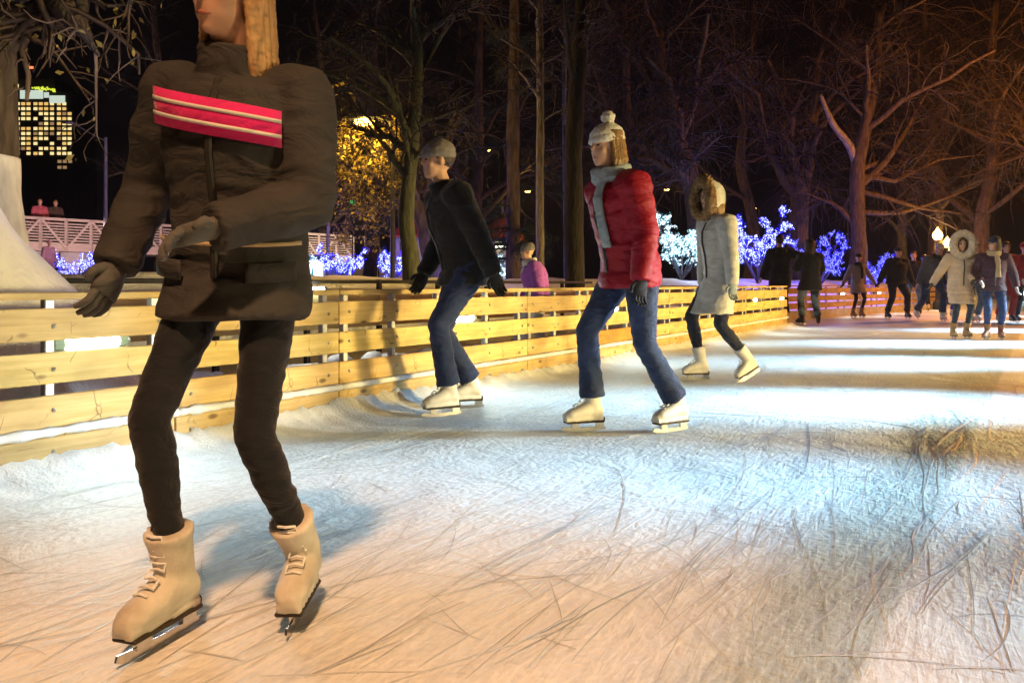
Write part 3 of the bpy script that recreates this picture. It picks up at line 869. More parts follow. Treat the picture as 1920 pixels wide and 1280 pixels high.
def conifer(name, label, p, height, r0, seed, d):
    r = np.random.RandomState(seed)
    base = Vector((p.x, p.y, gh(p.x, p.y) - .05))
    root = empty(name, base, 0, label, 'tree', None)
    mb = MB()
    trunk_mesh(mb, [(0, 0, 0), (0, 0, height * .3), (.03, 0, height * .6), (0, .02, height)], [r0, r0 * .85, r0 * .6, .03], seed)
    mb.build('trunk', M['bark'], root, True)
    # boughs
    nb = 46; bl = []; br = []
    zs = np.concatenate([r.uniform(.45, 1.5, 18), r.uniform(1.5, height * .97, nb - 18)])
    for z in zs:
        a = r.uniform(0, 2 * math.pi); L = (1.15 if z < 1.5 else 1.5 * (1 - z / height) + .3) * r.uniform(.7, 1.2)
        q = [np.array([0, 0, z])]; dr = np.array([math.cos(a), math.sin(a), .15])
        for k in range(6):
            q.append(q[-1] + dr * L / 6); dr = dr + np.array([0, 0, -.13])
        bl.append(q); br.append(np.linspace(.025, .006, 7))
    bl = np.array(bl); br = np.array(br)
    L2, r2 = grow(r, bl, br, 16, .35, .1, .7, .6, 0, .1, .15, 5, .6)
    allp = np.concatenate([bl[:, 1:6], L2])
    v1, f1 = prisms(bl, br, 4); v2, f2 = prisms(L2, np.maximum(r2, .004), 3)
    c = L2.reshape(-1, 3); c = c[r.randint(0, len(c), 14000)] + r.normal(size=(14000, 3)) * .03
    n = len(c); u = r.normal(size=(n, 3)) * np.array([1, 1, .6]) + np.array([0, 0, -.3]); u /= np.linalg.norm(u, axis=1, keepdims=True)
    P_ = np.stack([c, c + u * .05], 1); v3, f3 = prisms(P_, np.tile(np.array([[.006, .002]]), (n, 1)), 3)
    vs = np.concatenate([v1, v2, v3]); fs = np.concatenate([f1, f2 + len(v1), f3 + len(v1) + len(v2)])
    link_mesh('crown', np_mesh('crown', vs, fs), M['needle'], root)
    return root

M['bark_black'] = rough_mat('black_bark', (.008, .007, .006), (.028, .023, .019), 14, .9, 1.0, 30, (1, 1, .25), .04)
M['bark_green'] = rough_mat('mossy_bark', (.045, .05, .035), (.11, .12, .08), 14, .9, .9, 30, (1, 1, .25), .03)
M['twig_warm'] = rough_mat('brown_twig', (.08, .05, .03), (.16, .11, .07), 3, .9, 0, dist=.001)

# ------------------------------------------------------------------ fairy-light trees
def led_tree(label, px, ybase, d, h, w, seed, white, blue, n=420, lean=0.0, size=.0125):
    n = int(n * 2.0); w *= 1.2
    r = np.random.RandomState(seed)
    base = P(px, ybase, d)
    g = gh(base.x, base.y); base.z = g - .02
    root = empty('fairy_light_tree', base, 0, label, 'light tree', 'fairy-light trees around the park')
    mb = MB()
    ns = 7
    st = []; sr = []
    for k in range(ns):
        a = 2 * math.pi * (k + r.uniform(0, .6)) / ns
        rad = w / 2 * r.uniform(.55, 1.05); hh = h * r.uniform(.55, 1.0)
        q = []
        for j in range(7):
            t = j / 6
            q.append([math.cos(a) * rad * t ** .8 + lean * h * t, math.sin(a) * rad * t ** .8, .1 * h + (hh - .1 * h) * t ** 1.15])
        st.append(q); sr.append(np.linspace(.03, .010, 7))
    st = np.array(st) + r.normal(size=(ns, 7, 3)) * .02 * h / 2; st[:, 0] = [0, 0, .05]; sr = np.array(sr)
    L2, r2 = grow(r, st, sr, 9, .42 * h / 2.2 * 1.2, .25, .7, .7, .15, .0, .2, 5, .6)
    L3, r3 = grow(r, L2, r2, 3, .22 * h / 2.2, .3, .7, .7, .05, 0, .2, 4, .7)
    mb.cyl((0, 0, -.1), (0, 0, .2), .05, 8, .035)
    n0 = 0
    v = []; f = []; off = len(mb.v)
    for a, b, k in ((st, sr, 5), (L2, np.maximum(r2, .006), 3), (L3, np.maximum(r3, .005), 3)):
        vv, ff = prisms(a, b, k)
        mb.v += [tuple(q) for q in vv]; mb.f += [tuple(q + off) for q in ff]; mb.m += [0] * len(ff); off += len(vv)
    mb.build('trunk', M['led_branch'], root)
    ends = np.concatenate([L3.reshape(-1, 3), L2[:, 1:].reshape(-1, 3), st[:, 3:].reshape(-1, 3)])
    c = ends[r.randint(0, len(ends), n)] + r.normal(size=(n, 3)) * .02
    # octahedral bulbs
    o6 = np.array([[1, 0, 0], [-1, 0, 0], [0, 1, 0], [0, -1, 0], [0, 0, 1], [0, 0, -1]], float)
    fo = np.array([[0, 2, 4], [2, 1, 4], [1, 3, 4], [3, 0, 4], [2, 0, 5], [1, 2, 5], [3, 1, 5], [0, 3, 5]])
    s = size * r.uniform(.7, 1.5, (n, 1, 1))
    V = (c[:, None, :] + o6[None] * s).reshape(-1, 3); Fc = (np.arange(n)[:, None, None] * 6 + fo[None]).reshape(-1, 3)
    o = link_mesh('bulbs', np_mesh('bulbs', V, Fc), M[white], root); o['kind'] = 'stuff'
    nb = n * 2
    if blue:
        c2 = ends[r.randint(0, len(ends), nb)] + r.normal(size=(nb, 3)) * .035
        o = leaf_cards('halo_cards', c2, size * 1.9, r, M[blue], root); o['kind'] = 'stuff'  # glowing cards put in as the coloured light halo around the bulbs
    return root, base

M['led_branch'] = rough_mat('led_branch', (.05, .05, .06), (.10, .10, .12), 8, .6, .1)
M['led_white'] = emit_mat('white_bulb', (.75, .93, 1.0), 2.6, False)
M['led_bluewhite'] = emit_mat('bluewhite_bulb', (.52, .62, 1.0), 2.6, False)
M['led_blue'] = emit_mat('blue_bulb', (.26, .32, 1.0), 1.8, False)
M['halo_blue'] = emit_mat('blue_halo', (.02, .015, .9), .75, False)  # halo of the bulbs, painted as emission on small cards
M['halo_teal'] = emit_mat('pale_halo', (.25, .55, .6), .35, False)
M['halo_violet'] = emit_mat('violet_halo', (.16, .10, .9), .8, False)

def build_led_trees():
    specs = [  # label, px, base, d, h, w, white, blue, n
        ('small white fairy-light tree beside the snow heap under the left of the footbridge', 142, 524, 21, .86, 1.2, 'led_bluewhite', 'halo_violet', 260),
        ('violet-white fairy-light tree at the foot of the left lamp pole', 200, 528, 19, .75, .75, 'led_bluewhite', 'halo_violet', 240),
        ('white fairy-light tree left of the bright light box', 545, 528, 20, .82, .95, 'led_white', 'halo_teal', 330),
        ('wide blue-white fairy-light tree right of the bright light box', 643, 528, 20, .9, 1.2, 'led_bluewhite', 'halo_blue', 420),
        ('blue-white fairy-light tree just left of the slim greenish trunk', 738, 528, 20, .75, .8, 'led_bluewhite', 'halo_blue', 330),
        ('small deep blue fairy-light tree left of the glazed pavilion', 856, 528, 21, .62, .5, 'led_blue', 'halo_blue', 130),
        ('pale white fairy-light tree in front of the glazed pavilion', 918, 530, 21, .78, 1.1, 'led_white', 'halo_teal', 420),
        ('large white fairy-light tree between the red jacket and the fur hood', 1278, 530, 21, 1.85, 1.75, 'led_white', 'halo_teal', 900),
        ('tallest fairy-light tree, white and blue, beside the man on the fence', 1420, 532, 22.5, 2.2, 1.7, 'led_bluewhite', 'halo_blue', 1250),
        ('deep blue fairy-light tree behind the woman in the black coat', 1535, 532, 24.5, 1.65, 1.4, 'led_blue', 'halo_blue', 620),
        ('blue fairy-light tree between the grey coat and the stocky man', 1640, 534, 27, 1.4, 1.0, 'led_blue', 'halo_blue', 420),
    ]
    for i, (lab, px, yb, d, h, w, wm, bm_, n) in enumerate(specs):
        root, b = led_tree(lab, px, yb, d, h, w, 300 + i, wm, bm_, n)
        colr = (.12, .12, 1.0) if bm_ in ('halo_blue', 'halo_violet') else (.6, .85, 1.0)
        point('fairy_light_glow', (b.x, b.y - .6, b.z + h * .55), 40 * h * (2.4 if bm_ == 'halo_blue' else .9), colr, .35)
# ------------------------------------------------------------------ people
PENDING = []      # objects whose remesh modifiers get applied at the end

def remesh(o, vox, smooth_it=4, fold=0.0, fseed=0, fscale=9, spike=0.0):
    m = o.modifiers.new('r', 'REMESH'); m.mode = 'VOXEL'; m.voxel_size = vox; m.use_smooth_shade = True
    s = o.modifiers.new('s', 'SMOOTH'); s.factor = .5; s.iterations = smooth_it
    PENDING.append((o, fold, fseed, fscale, spike))

def finish_pending():
    bpy.context.view_layer.update()
    dg = bpy.context.evaluated_depsgraph_get()
    for o, fold, fseed, fscale, spike in PENDING:
        ev = o.evaluated_get(dg)
        me = bpy.data.meshes.new_from_object(ev)
        old = o.data; nm = old.name
        mats = [m for m in old.materials]
        o.modifiers.clear(); o.data = me
        if len(me.materials) == 0:
            for m in mats: me.materials.append(m)
        me.polygons.foreach_set('use_smooth', np.ones(len(me.polygons), dtype=bool))
        if fold > 0 or spike > 0:
            n = len(me.vertices)
            co = np.empty(n * 3, np.float32); no = np.empty(n * 3, np.float32)
            me.vertices.foreach_get('co', co); me.vertex_normals.foreach_get('vector', no)
            co = co.reshape(-1, 3); no = no.reshape(-1, 3)
            disp = np.empty(n, np.float32)
            for i in range(n):
                p = co[i]
                q = Vector((p[0] * fscale + fseed, p[1] * fscale, p[2] * fscale * 1.8))
                a = noise.noise(q); b = noise.noise(q * 2.3)
                disp[i] = fold * ((1 - abs(a) * 2.2) * .8 + .4 * b)
                if spike: disp[i] += spike * abs(noise.noise(Vector((p[0] * 75, p[1] * 75, p[2] * 75))))
            co += no * disp[:, None]
            me.vertices.foreach_set('co', co.ravel()); me.update()
        bpy.data.meshes.remove(old)
        me.name = nm

def ik(a, b, l1, l2, pole):
    d = b - a; L = min(d.length, (l1 + l2) * .999); d = d.normalized()
    x = (l1 * l1 - l2 * l2 + L * L) / (2 * L); h = math.sqrt(max(l1 * l1 - x * x, 0))
    pp = pole - d * pole.dot(d)
    pp = pp.normalized() if pp.length > 1e-6 else Vector((0, -1, 0))
    return a + d * x + pp * h, a + d * L

def V3(lat, fwd, up): return Vector((lat, -fwd, up))

def person(label, loc, yaw, H=1.75, hip=(0, 0, .93), lean=8, side=0, twist=0, head=(0, 0, 0), ankL=(.11, .05, .165), ankR=(-.11, -.05, .165),
           footL=(0, 0), footR=(0, 0), wrL=(.30, .05, .85), wrR=(-.30, .05, .85), top=None, topmat=None, hem=.80, topfit=1.0, flare=.0, legmat=None, legfit=1.0,
           bootmat='white_leather', boot=True, hat=None, hatmat=None, hair=None, hairmat=None, scarf=None, glovemat=None, detail=1, puff=0, hood=None, hoodmat=None,
           extras=None, boot_h=.30, group='people skating or standing about the rink', skates=True, collar=True):
    """local frame: -Y ahead, +X the person's left, built for 1.75 m and scaled"""
    S = H / 1.75
    root = empty('person', loc, R(yaw), label, 'person', group)
    vox = {0: .022, 1: .017, 2: .011, 3: .0085}[detail]
    nr = 10 if detail < 2 else 16
    hp = V3(*hip) * 1.0
    RL = Matrix.Rotation(R(lean), 3, 'X') @ Matrix.Rotation(R(side), 3, 'Y')   # lean forward towards -Y
    TW = Matrix.Rotation(R(twist), 3, 'Z')
    # with -Y ahead a forward lean turns +Z towards -Y : rotation about X by +angle
    def sp(x, f, z, tw=1.0):           # point of the torso given above the hip
        v = V3(x, f, z)
        if tw: v = Matrix.Rotation(R(twist) * tw, 3, 'Z') @ v
        return hp + RL @ v
    ax = RL @ TW @ Vector((1, 0, 0)); ay = RL @ TW @ Vector((0, 1, 0))
    axh = Vector((1, 0, 0)); ayh = Vector((0, 1, 0))
    shL, shR = sp(.175, 0, .475), sp(-.175, 0, .475)
    def leg(s, ank):
        h = hp + V3(.095 * s, 0, .0)
        return (h,) + ik(h, V3(*ank), .425, .415, V3((.08 if detail < 3 else .0) * s, 1, 0))
    hL, kL, aL = leg(1, ankL); hR, kR, aR = leg(-1, ankR)
    def arm(sh, wr, s):
        return ik(sh, V3(*wr), .285, .25, V3(.55 * s, -.8, -.3))
    eL, wL = arm(shL, wrL, 1); eR, wR = arm(shR, wrR, -1)
    nk = sp(0, .01, .53); hb = sp(0, .035, .61)
    # head frame
    hy, hpitch, hroll = head
    HM = RL @ Matrix.Rotation(R(twist * .6 + hy), 3, 'Z') @ Matrix.Rotation(R(-lean * .75 + hpitch), 3, 'X') @ Matrix.Rotation(R(hroll), 3, 'Y')
    def hd(x, f, z): return hb + HM @ V3(x, f, z)
    # ---------- body (one continuous surface)
    mb = MB()
    rings = [(-.06, .15, .11), (.05, .155, .115), (.17, .13, .10), (.30, .15, .115), (.42, .165, .115), (.49, .12, .09), (.535, .062, .062)]
    mb.tube([sp(0, 0, z) for z, a, b in rings], [(a, b) for z, a, b in rings], nr, True, (ax, ay))
    mb.tube([sp(0, .0, .50), nk, hb + HM @ V3(0, .0, .05)], [.062, .055, .052], 10)
    for s, sh, e, w in ((1, shL, eL, wL), (-1, shR, eR, wR)):
        mb.tube([sh + (sp(0, 0, .47) - sh) * .35, sh, sh.lerp(e, .5), e, e.lerp(w, .4), w], [.06, .056, .047, .038, .036, .027], 9)
    for h, k, a in ((hL, kL, aL), (hR, kR, aR)):
        q_ = min(1, legfit * .84); mb.tube([h, h.lerp(k, .45), k, k.lerp(a, .35), a], [.085 * q_, .072 * q_, .050 * q_, .048 * q_, .034 * q_], 10)
    # head : skull, jaw, nose, ears, brow, sockets by offset ellipsoids
    mb.ell(hd(0, -.010, .135), (.074, .094, .098), HM, 16, 12)
    mb.ell(hd(0, .030, .060), (.056, .062, .066), HM, 14, 10)
    mb.ell(hd(0, .062, .018), (.026, .026, .020), HM, 10, 7)       # chin
    mb.ell(hd(0, .066, .140), (.055, .022, .020), HM, 12, 8)        # brow
    for s in (-1, 1):
        mb.ell(hd(.036 * s, .052, .085), (.026, .026, .022), HM, 10, 7)   # cheeks
        mb.ell(hd(.075 * s, -.012, .105), (.010, .020, .032), HM, 8, 7)   # ears
    mb.tube([hd(0, .082, .135), hd(0, .100, .098), hd(0, .083, .085)], [.009, .014, .010], 8)   # nose
    body = mb.build('body', M['skin'], root); remesh(body, min(vox, .0085 if detail >= 2 else .014), 3)
    if detail >= 1:
        for s in (-1, 1):
            e = MB(); e.ell(hd(.031 * s, .079, .116), (.012, .008, .006), HM, 10, 7); e.build('eye', M['eye'], root, True)
            e = MB(); e.tube([hd(.016 * s, .089, .138), hd(.034 * s, .086, .143), hd(.052 * s, .073, .137)], [.004, .005, .003], 6); e.build('eyebrow', M[hairmat or 'hair_dark'], root, True)
        e = MB(); e.tube([hd(-.024, .079, .047), hd(0, .090, .049), hd(.024, .079, .047)], [.003, .0065, .003], 7); e.build('lips', M['lip'], root, True)
    # ---------- trousers
    mb = MB(); lf = legfit
    pr = [(-.09, .15, .115), (0, .168, .13), (.08, .16, .125), (.15, .15, .115)]
    mb.tube([sp(0, 0, z) for z, a, b in pr], [(a * (.95 + .05 * lf), b) for z, a, b in pr], nr, True, (ax, ay))
    for h, k, a in ((hL, kL, aL), (hR, kR, aR)):
        over = legfit >= 1.0
        end = a + (k - a).normalized() * (.035 if over else .09)
        rl = (.066, .074) if over else (.050 * lf, .044 * lf)
        mb.tube([h + Vector((0, 0, .04)), h.lerp(k, .25), h.lerp(k, .6), k, k.lerp(a, .3), k.lerp(a, .6), end], [.095 * lf, .093 * lf, .078 * lf, .064 * lf, .062 * lf, rl[0], rl[1]], nr)
    tr = mb.build('trousers', M[legmat], root); remesh(tr, vox, 3, .006 if detail >= 2 else .004, len(label), 11)
    # ---------- jacket / coat
    if topmat:
        mb = MB(); tf = topfit
        zz = hem - hp.z
        rg = [(.02, .175 * tf, .14 * tf), (.10, .165 * tf, .135 * tf), (.20, .165 * tf, .135 * tf), (.32, .182 * tf, .150 * tf), (.42, .190 * tf, .140 * tf), (.475, .165 * tf, .115 * tf), (.515, .095, .085), (.56, .075, .075)]
        P_, R_ = [], []
        # skirt hangs straight down between the thighs
        midk = (kL + kR) / 2
        for q in (1.0, .75, .5, .25):
            z = zz * q
            c = hp + Vector((0, 0, z)) + Vector(((midk.x - hp.x), (midk.y - hp.y), 0)) * min(1, max(0, -z / .42)) * .9
            wdt = max(.17, abs(hL.lerp(kL, min(1, -z / .42)).x - hR.lerp(kR, min(1, -z / .42)).x) / 2 + .09)
            dpt = abs(hL.lerp(kL, min(1, -z / .42)).y - hR.lerp(kR, min(1, -z / .42)).y) / 2 + .10
            P_.append(c); R_.append(((max(wdt, .185 * tf)) * (1 + flare * q), max(dpt, .145 * tf) * (1 + flare * q)))
        for z, a, b in rg:
            P_.append(sp(0, 0, z)); R_.append((a, b))
        def fx_ax(i): return (axh, ayh) if i < 4 else (ax, ay)
        # refine so that quilting shows
        P2, R2, A2 = [], [], []
        nsub = 6
        for i in range(len(P_) - 1):
            for k in range(nsub):
                t = k / nsub
                P2.append(P_[i].lerp(P_[i + 1], t)); R2.append((R_[i][0] * (1 - t) + R_[i + 1][0] * t, R_[i][1] * (1 - t) + R_[i + 1][1] * t))
                u0, u1 = fx_ax(i), fx_ax(i + 1); A2.append((u0[0].lerp(u1[0], t).normalized(), u0[1].lerp(u1[1], t).normalized()))
        P2.append(P_[-1]); R2.append(R_[-1]); A2.append((ax, ay))
        if puff:
            acc = 0
            for i in range(len(P2)):
                if i: acc += (P2[i] - P2[i - 1]).length
                k = 1 + puff * (abs(math.sin(acc * math.pi / .095)) - .5)
                R2[i] = (R2[i][0] * k, R2[i][1] * k)
        mb.tube(P2, R2, nr + 6, True, lambda i: A2[i])
        for s, sh, e, w in ((1, shL, eL, wL), (-1, shR, eR, wR)):
            q0 = sh + (sp(0, 0, .45) - sh) * .45
            pts = [q0, sh, sh.lerp(e, .35), sh.lerp(e, .7), e, e.lerp(w, .35), e.lerp(w, .7), w + (w - e).normalized() * .01]
            rad = [.085, .088, .078, .070, .066, .062, .056, .050] if detail < 3 else [.066, .074, .074, .068, .064, .060, .056, .052]
            pp, rr_ = [], []
            for i in range(len(pts) - 1):
                for k in range(4):
                    t = k / 4; pp.append(pts[i].lerp(pts[i + 1], t)); r_ = (rad[i] * (1 - t) + rad[i + 1] * t) * tf
                    if puff: r_ *= 1 + puff * 1.2 * (abs(math.sin((i * 4 + k) * .9)) - .5)
                    rr_.append(r_)
            pp.append(pts[-1]); rr_.append(rad[-1] * tf)
            mb.tube(pp, rr_, nr)
        if collar:
            mb.tube([sp(0, .0, .49), sp(0, .015, .54), sp(0, .02, .585)], [(.11, .095), (.085, .083), (.082, .082)], nr, True, (ax, ay))
        if hood == 'down':
            mb.tube([sp(-.10, -.07, .50), sp(-.06, -.13, .50), sp(0, -.15, .48), sp(.06, -.13, .50), sp(.10, -.07, .50)], [.035, .06, .07, .06, .035], 10)
        cj = mb.build('coat' if hem < .72 else 'jacket', M[topmat], root)
        remesh(cj, vox, 2 if puff else 3, .0065 if detail >= 2 else .006, len(label) * 1.7, 8)
        if puff or detail >= 2:     # zip line down the front
            z = MB()
            q = [sp(0, .155 * tf, .02 + .06 * i - .0) for i in range(8)]
            fr = [(-.0, .15), (.10, .146), (.20, .146), (.32, .163), (.42, .153), (.50, .10)]
            z.tube([sp(0, f * tf - .002, zq) for zq, f in fr], [(.010, .006)] * len(fr), 6, True, (ax, ay)); z.build('zip', M['dark_metal'], root)
    # ---------- gloves / hands
    for s, e, w in ((1, eL, wL), (-1, eR, wR)):
        d = (w - e).normalized()
        thumb = (V3(0, 1, 0) - d * V3(0, 1, 0).dot(d)); thumb = thumb.normalized() if thumb.length > .1 else Vector((0, 0, 1))
        nrm = d.cross(thumb) * s
        mb = MB(); gm = 1.12 if glovemat else 1.0
        c = w + d * .055
        Mx = Matrix((thumb, nrm, d)).transposed()
        mb.tube([w - d * .03, w + d * .02, w + d * .06, w + d * .095], [(.030 * gm, .026 * gm), (.036 * gm, .022 * gm), (.042 * gm, .020 * gm), (.040 * gm, .017 * gm)], 10, True, (thumb, nrm))
        for i, (o_, L) in enumerate(((.030, .068), (.010, .076), (-.010, .071), (-.030, .056))):
            b0 = w + d * .09 + thumb * o_
            p1 = b0 + d * L * .45 - nrm * .006; p2 = p1 + (d * .75 - nrm * .65) * L * .33; p3 = p2 + (d * .35 - nrm * .93) * L * .28
            mb.tube([b0 - d * .02, b0, p1, p2, p3], [.0095 * gm, .0095 * gm, .009 * gm, .0085 * gm, .006 * gm], 7)
        t0 = w + d * .03 + thumb * .030
        t1 = t0 + (d * .6 + thumb * .75) * .036; t2 = t1 + (d * .9 + thumb * .15 - nrm * .3) * .034
        mb.tube([t0 - thumb * .012, t0, t1, t2], [.013 * gm, .013 * gm, .011 * gm, .008 * gm], 7)
        if detail >= 2 or True:
            if glovemat: mb.tube([w - d * .045, w - d * .0], [.043, .040], 10)
        mb.build('glove' if glovemat else 'hand', M[glovemat or 'skin'], root, True)
    # ---------- skates
    for s, a, k, ft in ((1, aL, kL, footL), (-1, aR, kR, footR)):
        FM = Matrix.Rotation(R(ft[0]), 3, 'Z') @ Matrix.Rotation(R(ft[1]), 3, 'X')
        def fp(x, f, z): return a + FM @ V3(x, f, z - .0)
        sh = (k - a).normalized()
        mb = MB()
        top_ = boot_h - .165
        mb.tube([a + sh * max(.05, top_), a + sh * (top_ * .5), a, fp(0, -.012, -.05)], [(.055, .062), (.049, .055), (.045, .052), (.043, .050)], nr)
        mb.tube([a + sh * max(.04, top_ - .022), a + sh * max(.06, top_ + .004)], [.058, .062], nr)
        mb.tube([fp(0, -.060, -.055), fp(0, -.045, -.045), fp(0, .02, -.030), fp(0, .09, -.050), fp(0, .15, -.062), fp(0, .185, -.070)], [(.030, .032), (.042, .045), (.043, .055), (.046, .038), (.042, .028), (.022, .014)], nr, True, (FM @ Vector((1, 0, 0)), FM @ Vector((0, 0, 1))))
        mb.box(fp(0, .06, -.092), (.066, .24, .018), FM)
        bt = mb.build('skate_boot', M[bootmat], root); remesh(bt, max(.008, vox * .7), 2)
        mb = MB()
        mb.box(fp(0, .054, -.106), (.070, .236, .012), FM, .004)
        mb.box(fp(0, -.042, -.098), (.056, .055, .034), FM, .006)
        mb.build('sole', M['sole'], bt)
        if skates:
            mb = MB()
            # blade outline, extruded
            prof = [(-.085, -.150), (-.08, -.159), (.0, -.163), (.10, -.163), (.17, -.158), (.195, -.146), (.19, -.132), (.10, -.140), (-.08, -.143)]
            vs = [fp(x, f, z) for x in (-.003, .003) for f, z in prof]; n = len(prof)
            mb._add(vs, [tuple(range(n))[::-1], tuple(range(n, 2 * n))] + [(i, (i + 1) % n, n + (i + 1) % n, n + i) for i in range(n)])
            for f in (-.045, .11): mb.box(fp(0, f, -.126), (.014, .05, .036), FM)
            mb.build('blade', M['blade'], bt)
        if detail >= 1:
            mb = MB(); lp = []
            for i, (f, z) in enumerate(((.118, -.020), (.100, -.007), (.080, .006), (.064, .022))):
                sg = 1 if i % 2 else -1
                lp += [fp(-.020 * sg, f, z), fp(0, f, z + .005), fp(.020 * sg, f, z)]
            for i in range(5):
                sg = 1 if i % 2 else -1
                q = a + sh * (.042 + i * .018)
                lp += [q + FM @ V3(-.022 * sg, .050, 0), q + FM @ V3(0, .057, 0), q + FM @ V3(.022 * sg, .050, 0)]
            mb.tube(lp, .0036, 6)
            mb.build('laces', M['ledge_snow' if bootmat in ('white_leather', 'beige_leather') else 'sole'], bt)
    # ---------- hair
    if hair:
        mb = MB()
        hq = .95 if hat else 1.0
        mb.ell(hd(0, -.022, .145), (.084 * hq, .100 * hq, .098 * hq), HM, 16, 12)
        if hair in ('bob', 'long'):
            Lh = .17 if hair == 'bob' else .36
            nst = 110 if detail >= 2 else 26
            for i in range(nst):
                t = (i / (nst - 1) - .5) * 2
                a_ = t * 2.0
                x = math.sin(a_) * .082; f = -.02 - math.cos(a_) * .085
                w_ = .012 * math.sin(i * 2.1); hk = .42 if detail >= 2 else 1; x *= 1 + .06 * math.sin(i * 5.3); f *= 1 + .06 * math.cos(i * 3.7)
                mb.tube([hd(x * .8, f * .8, .19), hd(x, f, .12), hd(x * 1.05 + w_, f * 1.05, .12 - Lh * .55), hd(x * (1.0 + .1 * math.sin(i)), f * 1.0, .12 - Lh * (1 + .08 * math.sin(i * 1.7)))], [.020, .020 * hk, .017 * hk, .006 * hk], 7)
        o = mb.build('hair', M[hairmat], root)
        remesh(o, .0048 if detail >= 2 else .012, 0 if detail >= 2 else 1, .003, 3, 40)
        # cut the face free again: hair shell sits behind the brow line by its offset
    if hat == 'beanie' or hat == 'bobble':
        mb = MB()
        mb.tube([hd(0, -.006, .130), hd(0, -.010, .158)], [(.090, .110), (.091, .111)], 20, True, (HM @ Vector((1, 0, 0)), HM @ Vector((0, 1, 0))))
        mb.tube([hd(0, -.010, .15), hd(0, -.012, .185), hd(0, -.018, .215), hd(0, -.022, .238), hd(0, -.025, .25)], [(.088, .108), (.086, .105), (.070, .086), (.040, .050), (.008, .01)], 20, True, (HM @ Vector((1, 0, 0)), HM @ Vector((0, 1, 0))))
        o = mb.build('hat', M[hatmat], root); remesh(o, .007 if detail >= 2 else .012, 1, .003, 5, 30)
        if hat == 'bobble':
            mb = MB(); mb.ell(hd(0, -.03, .275), (.036, .036, .036), HM, 12, 9); q = mb.build('bobble', M[hatmat], o, True); remesh(q, .007, 0, 0, 0, 9, .02)
    elif hat == 'cap':
        mb = MB()
        mb.tube([hd(0, -.008, .145), hd(0, -.010, .19), hd(0, -.015, .225), hd(0, -.018, .24)], [(.083, .101), (.080, .096), (.055, .068), (.01, .012)], 20, True, (HM @ Vector((1, 0, 0)), HM @ Vector((0, 1, 0))))
        mb.tube([hd(0, .07, .150), hd(0, .13, .146), hd(0, .165, .138)], [(.075, .008), (.062, .007), (.02, .004)], 14, True, (HM @ Vector((1, 0, 0)), HM @ Vector((0, 0, 1))))
        o = mb.build('hat', M[hatmat], root, True)
    if hood in ('fur', 'up', 'bigfur'):
        mb = MB(); hs = 1.22 if hood == 'bigfur' else 1.0
        # shell behind the head with an open front
        n = 14
        rim = []
        for j in range(5):
            t = j / 4
            f = .085 - t * .20
            rx = .115 * hs * (1 - .55 * t ** 2.2); rz = .150 * hs * (1 - .5 * t ** 2.2)
            rim.append([hd(math.cos(2 * math.pi * k / 20) * rx, f, .105 + math.sin(2 * math.pi * k / 20) * rz) for k in range(20)])
        vs = [p for r_ in rim for p in r_]; fs = []
        for j in range(4):
            for k in range(20):
                fs.append((j * 20 + k, (j + 1) * 20 + k, (j + 1) * 20 + (k + 1) % 20, j * 20 + (k + 1) % 20))
        fs.append(tuple(range(80, 100)))
        # give it thickness
        mb._add(vs, fs)
        o = mb.build('hood', M[topmat], root, True)
        sm = o.modifiers.new('t', 'SOLIDIFY'); sm.thickness = .02; sm.offset = 1
        PENDING.append((o, 0, 0, 1, 0))
        if hood != 'up':
            mb = MB(); K = 28
            pts = [hd(math.cos(2 * math.pi * k / K) * .128 * hs, .085 + .01 * math.sin(4 * math.pi * k / K), .105 + math.sin(2 * math.pi * k / K) * .160 * hs) for k in range(K + 1)]
            mb.tube(pts, [.042 * hs ** 1.6] * (K + 1), 10)
            q = mb.build('fur_trim', M[hoodmat], root); remesh(q, .008, 0, 0, 0, 9, .035)
    if scarf:
        mb = MB()
        K = 22
        for w_ in (0, 1):
            pts = [sp(math.cos(2 * math.pi * k / K) * (.090 - .008 * w_), .018 + math.sin(2 * math.pi * k / K) * .088, .545 + .035 * w_ + .012 * math.sin(3 * k)) for k in range(K + 1)]
            mb.tube(pts, [(.032, .028)] * (K + 1), 9)
        mb.tube([sp(.03, .105, .54), sp(.035, .165, .44), sp(.04, .17, .30), sp(.05, .165, .16)], [(.035, .016), (.045, .014), (.045, .012), (.048, .012)], 10, True, (ax, ay))
        o = mb.build('scarf', M[scarf], root); remesh(o, max(.009, vox * .8), 1, .004, 4, 24)
    if extras: extras(root, sp, hd, hp, ax, ay, HM, wL, wR)
    root.scale = (S, S, S)
    return root

